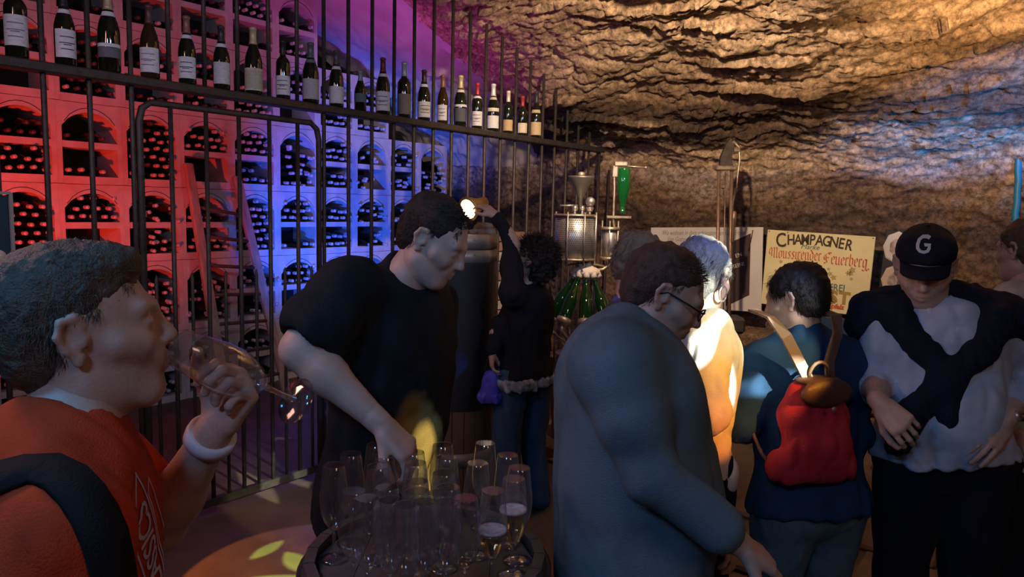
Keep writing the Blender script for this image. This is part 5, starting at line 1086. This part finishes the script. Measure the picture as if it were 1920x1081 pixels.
hair(p5, hmat('hair_grey', (.16, .16, .17)), [('e', (0, -.022, .048), (.090, .108, .092), .01), ('e', (0, -.05, -.02), (.080, .07, .08), .03), ('e', (0, .092, -.03), (.08, .07, .085), .012, '-')], amp=.006, fr=55, strand=dict(region=lambda x, y, z: z > .02 or y < -.01, n=3000, L=.04, r=.0012, flow=lambda p, n: np.array([0, -.3, -1]), seed=8))
e5 = p5['HT'](.086, -.006, -.050); mb = MB(); mb.tube([e5+np.array([0, 0, -.0])+p5['H'] @ np.array([0, math.cos(a)*.024, math.sin(a)*.024]) for a in np.linspace(0, 2*math.pi, 20)], .003, 6); o = mb.build('hoop_earring', M['silver'], None, world=e5, loc=e5); tag(o, 'silver hoop earring on the brightly lit woman in white', 'earring')
# 6 ---- woman with grey-brown hair behind
hd6 = P(1200, 497, 2.9); nk6 = P(1180, 568, 2.92); pv6 = P(1170, 810, 3.0)
p6 = person('woman with wavy grey-brown hair and dark top, half hidden behind the bending person', (.7, -.3), pv6, nk6, hd6, (.75, -.35, -.35), s=.9, girth=1.0, hs=.94)
top(p6, cloth('plum_top', (.13, .10, .13)), 'top', 'long', amp=.008, seed=41); trousers(p6, BLKT); shoes(p6, SHOE)
hair(p6, HGREY, [('e', (0, -.022, .05), (.092, .108, .092), .01), ('e', (0, -.045, -.02), (.088, .07, .085), .03), ('e', (0, .095, -.03), (.078, .07, .085), .012, '-')], amp=.009, fr=40, strand=dict(region=lambda x, y, z: z > .02 or y < -.01, n=2500, L=.04, r=.0013, flow=lambda p, n: np.array([0, -.3, -1]), seed=9))
# 7 ---- person with the red backpack
hd7 = P(1492, 563, 2.5); nk7 = P(1505, 640, 2.5); pv7 = P(1517, 945, 2.5); f7 = np.array([-.28, .96, 0])
p7 = person('dark-haired person seen from behind in navy fleece with a red backpack', f7, pv7, nk7, hd7, (-.72, .62, -.28), s=1.0, girth=1.12, hs=.93, skin=SK2, shoulders=(P(1583, 685, 2.5), P(1428, 685, 2.48)),
            arms={'R': dict(el=P(1602, 810, 2.48), wr=P(1590, 880, 2.72), hd=(-.3, .8, 0), hn=(-.8, 0, 0)), 'L': dict(el=P(1392, 800, 2.42), wr=P(1372, 770, 2.65), hd=(-.2, .8, .2), hn=(.6, 0, -.3))})
top(p7, cloth('navy_fleece', (.012, .05, .13)), 'fleece', 'long', d=.018, hem=-.02, collar=.065, amp=.007, seed=51, fr=18, loose=.01); trousers(p7, cloth('faded_jeans', (.10, .17, .22))); shoes(p7, SHOE)
hair(p7, HDARK, [('e', (0, -.024, .048), (.090, .108, .092), .01), ('e', (0, -.055, -.01), (.076, .064, .075), .03), ('e', (0, .088, -.035), (.09, .072, .085), .012, '-'), ('e', (.09, .0, -.012), (.026, .028, .036), .01, '-'), ('e', (-.09, .0, -.012), (.026, .028, .036), .01, '-')], amp=.005, fr=60, strand=dict(region=lambda x, y, z: (z > .03 and y < .08) or (y < -.02 and z > -.05), n=3500, L=.028, r=.0013, flow=lambda p, n: np.array([0, .3, -.6]) if p[2] > .08 else np.array([0, -.3, -.9]), seed=10))
bc = P(1533, 800, 2.31); B7 = np.stack([p7['r'], p7['f'], [0, 0, 1.]], 1); bp7 = empty('backpack', bc, 'red backpack with brown leather flap and carry loop on the navy fleece', 'backpack')
Bt = lambda x, y, z: bc+B7 @ np.array([x, y, z])
REDB = cloth('red_canvas', (.55, .035, .05), .4, 8)
sdf_obj('pack_body', [cap(Bt(-.095, .02, -.13), Bt(.095, .02, -.13), .062, .062, .05), cap(Bt(-.07, .02, .02), Bt(.07, .02, .02), .058, .058, .06), cap(Bt(-.045, .02, .11), Bt(.045, .02, .11), .045, .045, .05), ell(Bt(0, -.01, -.07), (.125, .062, .10), B7, .04), plane(Bt(0, 0, -.178), (0, 0, -1), .02)], .006, REDB, bp7, folds(.007, 22, 61))
sdf_obj('flap', [ell(Bt(0, -.030, .115), (.094, .022, .045), B7, .02), ell(Bt(0, .015, .148), (.080, .045, .014), B7, .02)], .005, mat('brown_leather', (.11, .055, .035), .5, noise=.5, nscale=12, bump=.2), bp7, folds(.002, 30, 3))
mb = MB(); mb.tube([np.array([.0+.038*math.cos(a), .01, .155+.05*math.sin(a)]) for a in np.linspace(0, math.pi, 12)], .006, 8); o = mb.build('carry_loop', M['wood'], bp7); o.rotation_euler[2] = math.atan2(p7['r'][1], p7['r'][0])
mb = MB(); mb.lathe([(.001, .004), (.008, .003), (.009, 0)], c=Bt(0, -.066, .075)-bc, R=frame_from_z(-p7['f']), seg=12); mb.build('buckle', M['brass'], bp7)
LEA = mat('strap_leather', (.15, .08, .05), .55)
for sx in (-1, 1):
    mb = MB(); pts = [Bt(sx*.035, .0, .135), Bt(sx*.055, .035, .20), Bt(sx*.095, .055, .28), Bt(sx*.125, .10, .335), Bt(sx*.13, .19, .345)]
    V = []
    for i, q in enumerate(pts):
        d = n_(pts[min(i+1, 4)]-pts[max(i-1, 0)]); sd = n_(np.cross(d, -p7['f'] if i < 3 else [0, 0, 1.])); up_ = np.cross(sd, d); V += [q-sd*.018-up_*.004, q+sd*.018-up_*.004, q+sd*.018+up_*.004, q-sd*.018+up_*.004]
    mb.add(V, [(i*4+k, i*4+(k+1) % 4, i*4+4+(k+1) % 4, i*4+4+k) for i in range(4) for k in range(4)]+[(3, 2, 1, 0), (16, 17, 18, 19)]); mb.build('shoulder_strap', LEA, bp7, world=bc)
    mb = MB(); mb.tube([Bt(sx*.115, .03, -.15), Bt(sx*.15, .06, -.10), Bt(sx*.165, .12, -.02)], .006, 6); mb.build('side_strap', LEA, bp7, world=bc)
# 8 ---- man in the cap
hd8 = P(1733, 502, 2.4); nk8 = P(1758, 582, 2.42); pv8 = P(1768, 855, 2.45); f8 = np.array([-.28, -.96, 0])
p8 = person('man in dark cap with letter G, pale shirt and navy sweater tied over his shoulders', f8, pv8, nk8, hd8, (-.42, -.80, -.36), s=1.04, girth=1.16, hs=1.0, skin=SK2, shoulders=(P(1668, 605, 2.46), P(1858, 610, 2.40)), belly=.055,
            arms={'R': dict(el=P(1638, 715, 2.46), wr=P(1650, 755, 2.26), hd=n_(P(1690, 795, 2.2)-P(1650, 755, 2.26)), hn=(.5, .5, -.5), cuff=.25, side=-1, curl=(.55, .7, .5)), 'L': dict(el=P(1922, 705, 2.42), wr=P(1886, 785, 2.27), hd=n_(P(1850, 830, 2.24)-P(1886, 785, 2.27)), hn=(.0, .8, -.3), cuff=.55, side=1, curl=(.2, .2, .2))})
SHB = cloth('pale_blue_shirt', (.50, .55, .66), .3, 6); top(p8, SHB, 'shirt', 'long', d=.014, hem=.0, collar=.0, amp=.010, seed=71, fr=16, loose=.006, sl_d=.016); trousers(p8, BLKT); shoes(p8, SHOE)
rr8, ff8 = p8['r'], p8['f']; tt = lambda x, y, z: p8['neck']+rr8*x*1.05+ff8*y+np.array([0, 0, z+.028])
sdf_obj('shirt_collar', [cap(tt(.045, .045, .0), tt(.03, .115, -.075), .016, .012, .01), cap(tt(-.045, .045, .0), tt(-.03, .115, -.075), .016, .012, .01)], .005, cloth('white_collar', (.62, .64, .70)), p8['root'])
SWN = cloth('navy_sweater', (.008, .012, .028), .4, 20, .6, 180)
sw = [cap(tt(.06, -.01, .01), tt(.19, .0, -.04), .062, .070, .04), cap(tt(-.06, -.01, .01), tt(-.20, .0, -.04), .066, .078, .04), ell(tt(0, -.075, -.03), (.17, .05, .085), np.stack([rr8, ff8, [0, 0, 1]], 1), .05),
      cap(tt(.20, -.02, -.045), tt(.225, .0, -.10), .05, .045, .03), cap(tt(-.21, -.02, -.045), tt(-.235, .0, -.12), .055, .04, .03), cap(tt(.13, .06, -.04), tt(.06, .125, -.14), .056, .042, .03), cap(tt(.06, .125, -.14), tt(-.015, .165, -.22), .040, .036, .03),
      cap(tt(-.14, .06, -.05), tt(-.08, .13, -.14), .064, .048, .03), cap(tt(-.08, .13, -.14), tt(.01, .175, -.225), .044, .038, .03), cap(tt(.01, .175, -.225), tt(.085, .185, -.33), .038, .044, .03), cap(tt(.085, .185, -.33), tt(.12, .18, -.44), .046, .040, .03), cap(tt(-.015, .165, -.22), tt(-.01, .195, -.34), .036, .044, .03)]
sdf_obj('draped_sweater', sw, .0065, SWN, p8['root'], folds(.006, 30, 81))
# cap
H8, c8 = p8['H'], p8['head']; cq = lambda x, y, z: c8+H8 @ np.array([x, y, z]); cp8 = empty('baseball_cap', cq(0, 0, .06), 'dark baseball cap with a pale letter G on the looking-down man', 'cap')
NV = cloth('cap_navy', (.010, .012, .020), .4)
sdf_obj('crown', [ell(cq(0, -.012, .055), (.089, .110, .088), H8, .01), cap(cq(-.045, .05, .09), cq(.045, .05, .09), .035, .035, .04), plane(cq(0, 0, .042), H8 @ np.array([0, .12, -1.]), .006)], .0045, NV, cp8, folds(.001, 30, 2))
nb8 = 14; V = []; Fb = []
for i in range(nb8+1):
    a = math.radians(-68+136*i/nb8)
    for (ra, dz) in ((.0, .0), (.5, .006), (1., -.012)):
        x = .080*math.sin(a)*(1-.06*ra); y = .085*math.cos(a)+ra*.072*math.cos(a)**.6; V += [cq(x, y, .046+dz-abs(math.sin(a))**2*.020*ra), cq(x, y, .042+dz-abs(math.sin(a))**2*.020*ra)]
for i in range(nb8):
    a, b = i*6, (i+1)*6
    for k in (0, 2): Fb += [(a+k, a+k+2, b+k+2, b+k), (a+k+1, b+k+1, b+k+3, a+k+3)]
    Fb += [(a+4, a+5, b+5, b+4)]
mb = MB(); mb.add(V, Fb, 0, True); mb.build('brim', NV, cp8, world=cq(0, 0, .06))
MB().lathe([(.007, 0), (.005, .004), (.001, .005)], c=H8 @ np.array([0, -.012, .082]), R=H8, seg=10).build('button', NV, cp8)
# letter G as a bent strip on the crown front
gp = [(.55, .85), (.2, 1.0), (-.3, .95), (-.62, .6), (-.7, .0), (-.62, -.55), (-.3, -.9), (.15, -.98), (.55, -.8), (.65, -.45), (.65, -.02), (.15, -.02)]
mb = MB(); w8 = .0048; Vg = []
cr8 = [o for o in cp8.children if o.name.startswith('crown')][0]
bv8 = BVHTree.FromPolygons([Vector([float(t) for t in (np.array(q.co)+cq(0, 0, .06))]) for q in cr8.data.vertices], [tuple(q.vertices) for q in cr8.data.polygons])
gdir = n_(H8 @ np.array([.12, 1, .25])); gsx = n_(np.cross(H8[:, 2], gdir)); gsz = np.cross(gdir, gsx)
def onc(x, z):
    o_ = cq(0, 0, .098)+gsx*x+gsz*z; h = bv8.ray_cast(Vector(o_+gdir*.3), Vector(-gdir)); return np.array(h[0])+gdir*.0022
for i, (x, z) in enumerate(gp):
    d = np.array(gp[min(i+1, 11)])-np.array(gp[max(i-1, 0)]); d = d/np.linalg.norm(d); nn = np.array([-d[1], d[0]])
    for sg in (-1, 1): Vg.append(onc((x*.024+nn[0]*w8*sg), z*.023+nn[1]*w8*sg))
mb.add(Vg, [(2*i, 2*i+1, 2*i+3, 2*i+2) for i in range(11)], 0, False)
mb.add([onc(x, z) for x, z in ((.003, -.0045), (.0, .0045), (.019, .0045), (.019, -.0045))], [(0, 1, 2, 3)])
mb.build('letter_g', mat('pale_thread', (.60, .60, .58), .8), cp8, world=cq(0, 0, .06))
hair(p8, HGREY, [('e', (0, -.02, .02), (.081, .098, .075), .01), ('p', (0, 0, .055), (0, .1, 1)), ('p', (0, -.012, 0), (0, 1, .2))], vox=.006, amp=.003)
ax = n_(p8['arm']['L'][2]-p8['arm']['L'][1]); wc = p8['arm']['L'][2]-ax*.012; R_ = frame_from_z(ax); wt = empty('wristwatch', wc, 'metal wristwatch on the pocketed wrist of the capped man', 'watch')
MB().lathe([(.0295, -.007), (.032, -.006), (.032, .006), (.0295, .007)], R=R_, seg=24).build('band', M['silver'], wt)
ofs = np.array([0, -1., 0])-ax*(-ax[1]); ofs = n_(ofs); MB().lathe([(.001, .009), (.015, .008), (.017, .0)], c=ofs*.029, R=frame_from_z(ofs), seg=18).build('dial', M['silver'], wt)
mb = MB(); mb.lathe([(.168*1.12, -.018), (.172*1.12, -.018), (.172*1.12, .018), (.168*1.12, .018)], c=(0, 0, 0), seg=40, R=np.diag([1, .78, 1])); 
# 9 ---- person at the right edge
hd9 = P(1922, 470, 2.95); nk9 = P(1936, 532, 2.95); pv9 = P(1950, 830, 3.0)
p9 = person('person in white shirt with black-striped sleeve cut off by the right edge', (-.3, .95), pv9, nk9, hd9, (-.35, .9, -.1), s=.97, girth=1.05, hs=.98, skin=SK2, shoulders=(P(2010, 560, 2.95), P(1890, 560, 2.92)),
            arms={'L': dict(el=P(1893, 690, 2.86), wr=P(1908, 800, 2.78), hd=(.05, -.2, -1), hn=(.9, 0, 0), cuff=.95)})
WSH = cloth('white_shirt', (.66, .64, .62)); top(p9, WSH, 'shirt', 'long', amp=.008, seed=91); trousers(p9, BLKT); shoes(p9, SHOE)
hair(p9, HBR, [('e', (0, -.024, .048), (.092, .108, .092), .01), ('e', (0, -.055, -.01), (.08, .066, .08), .03), ('e', (0, .09, -.035), (.09, .072, .085), .012, '-')], amp=.006, fr=50, strand=dict(region=lambda x, y, z: z > .02 or y < -.01, n=2500, L=.035, r=.0013, flow=lambda p, n: np.array([0, -.3, -1]), seed=12))
sh, el, wr, ar = p9['arm']['L']
for i, (k, dk) in enumerate(((.80, 1), (.86, 0), (.91, 1))):
    if not dk: continue
    c = el+(wr-el)*k; R_ = frame_from_z(n_(wr-el)); r = .062-.016*k; mb = MB(); mb.lathe([(r-.004, -.006), (r+.002, -.005), (r+.002, .005), (r-.004, .006)], c=c, R=R_, seg=20); mb.build('sleeve_stripe', M['black'], p9['root'], world=np.array(p9['root'].location))
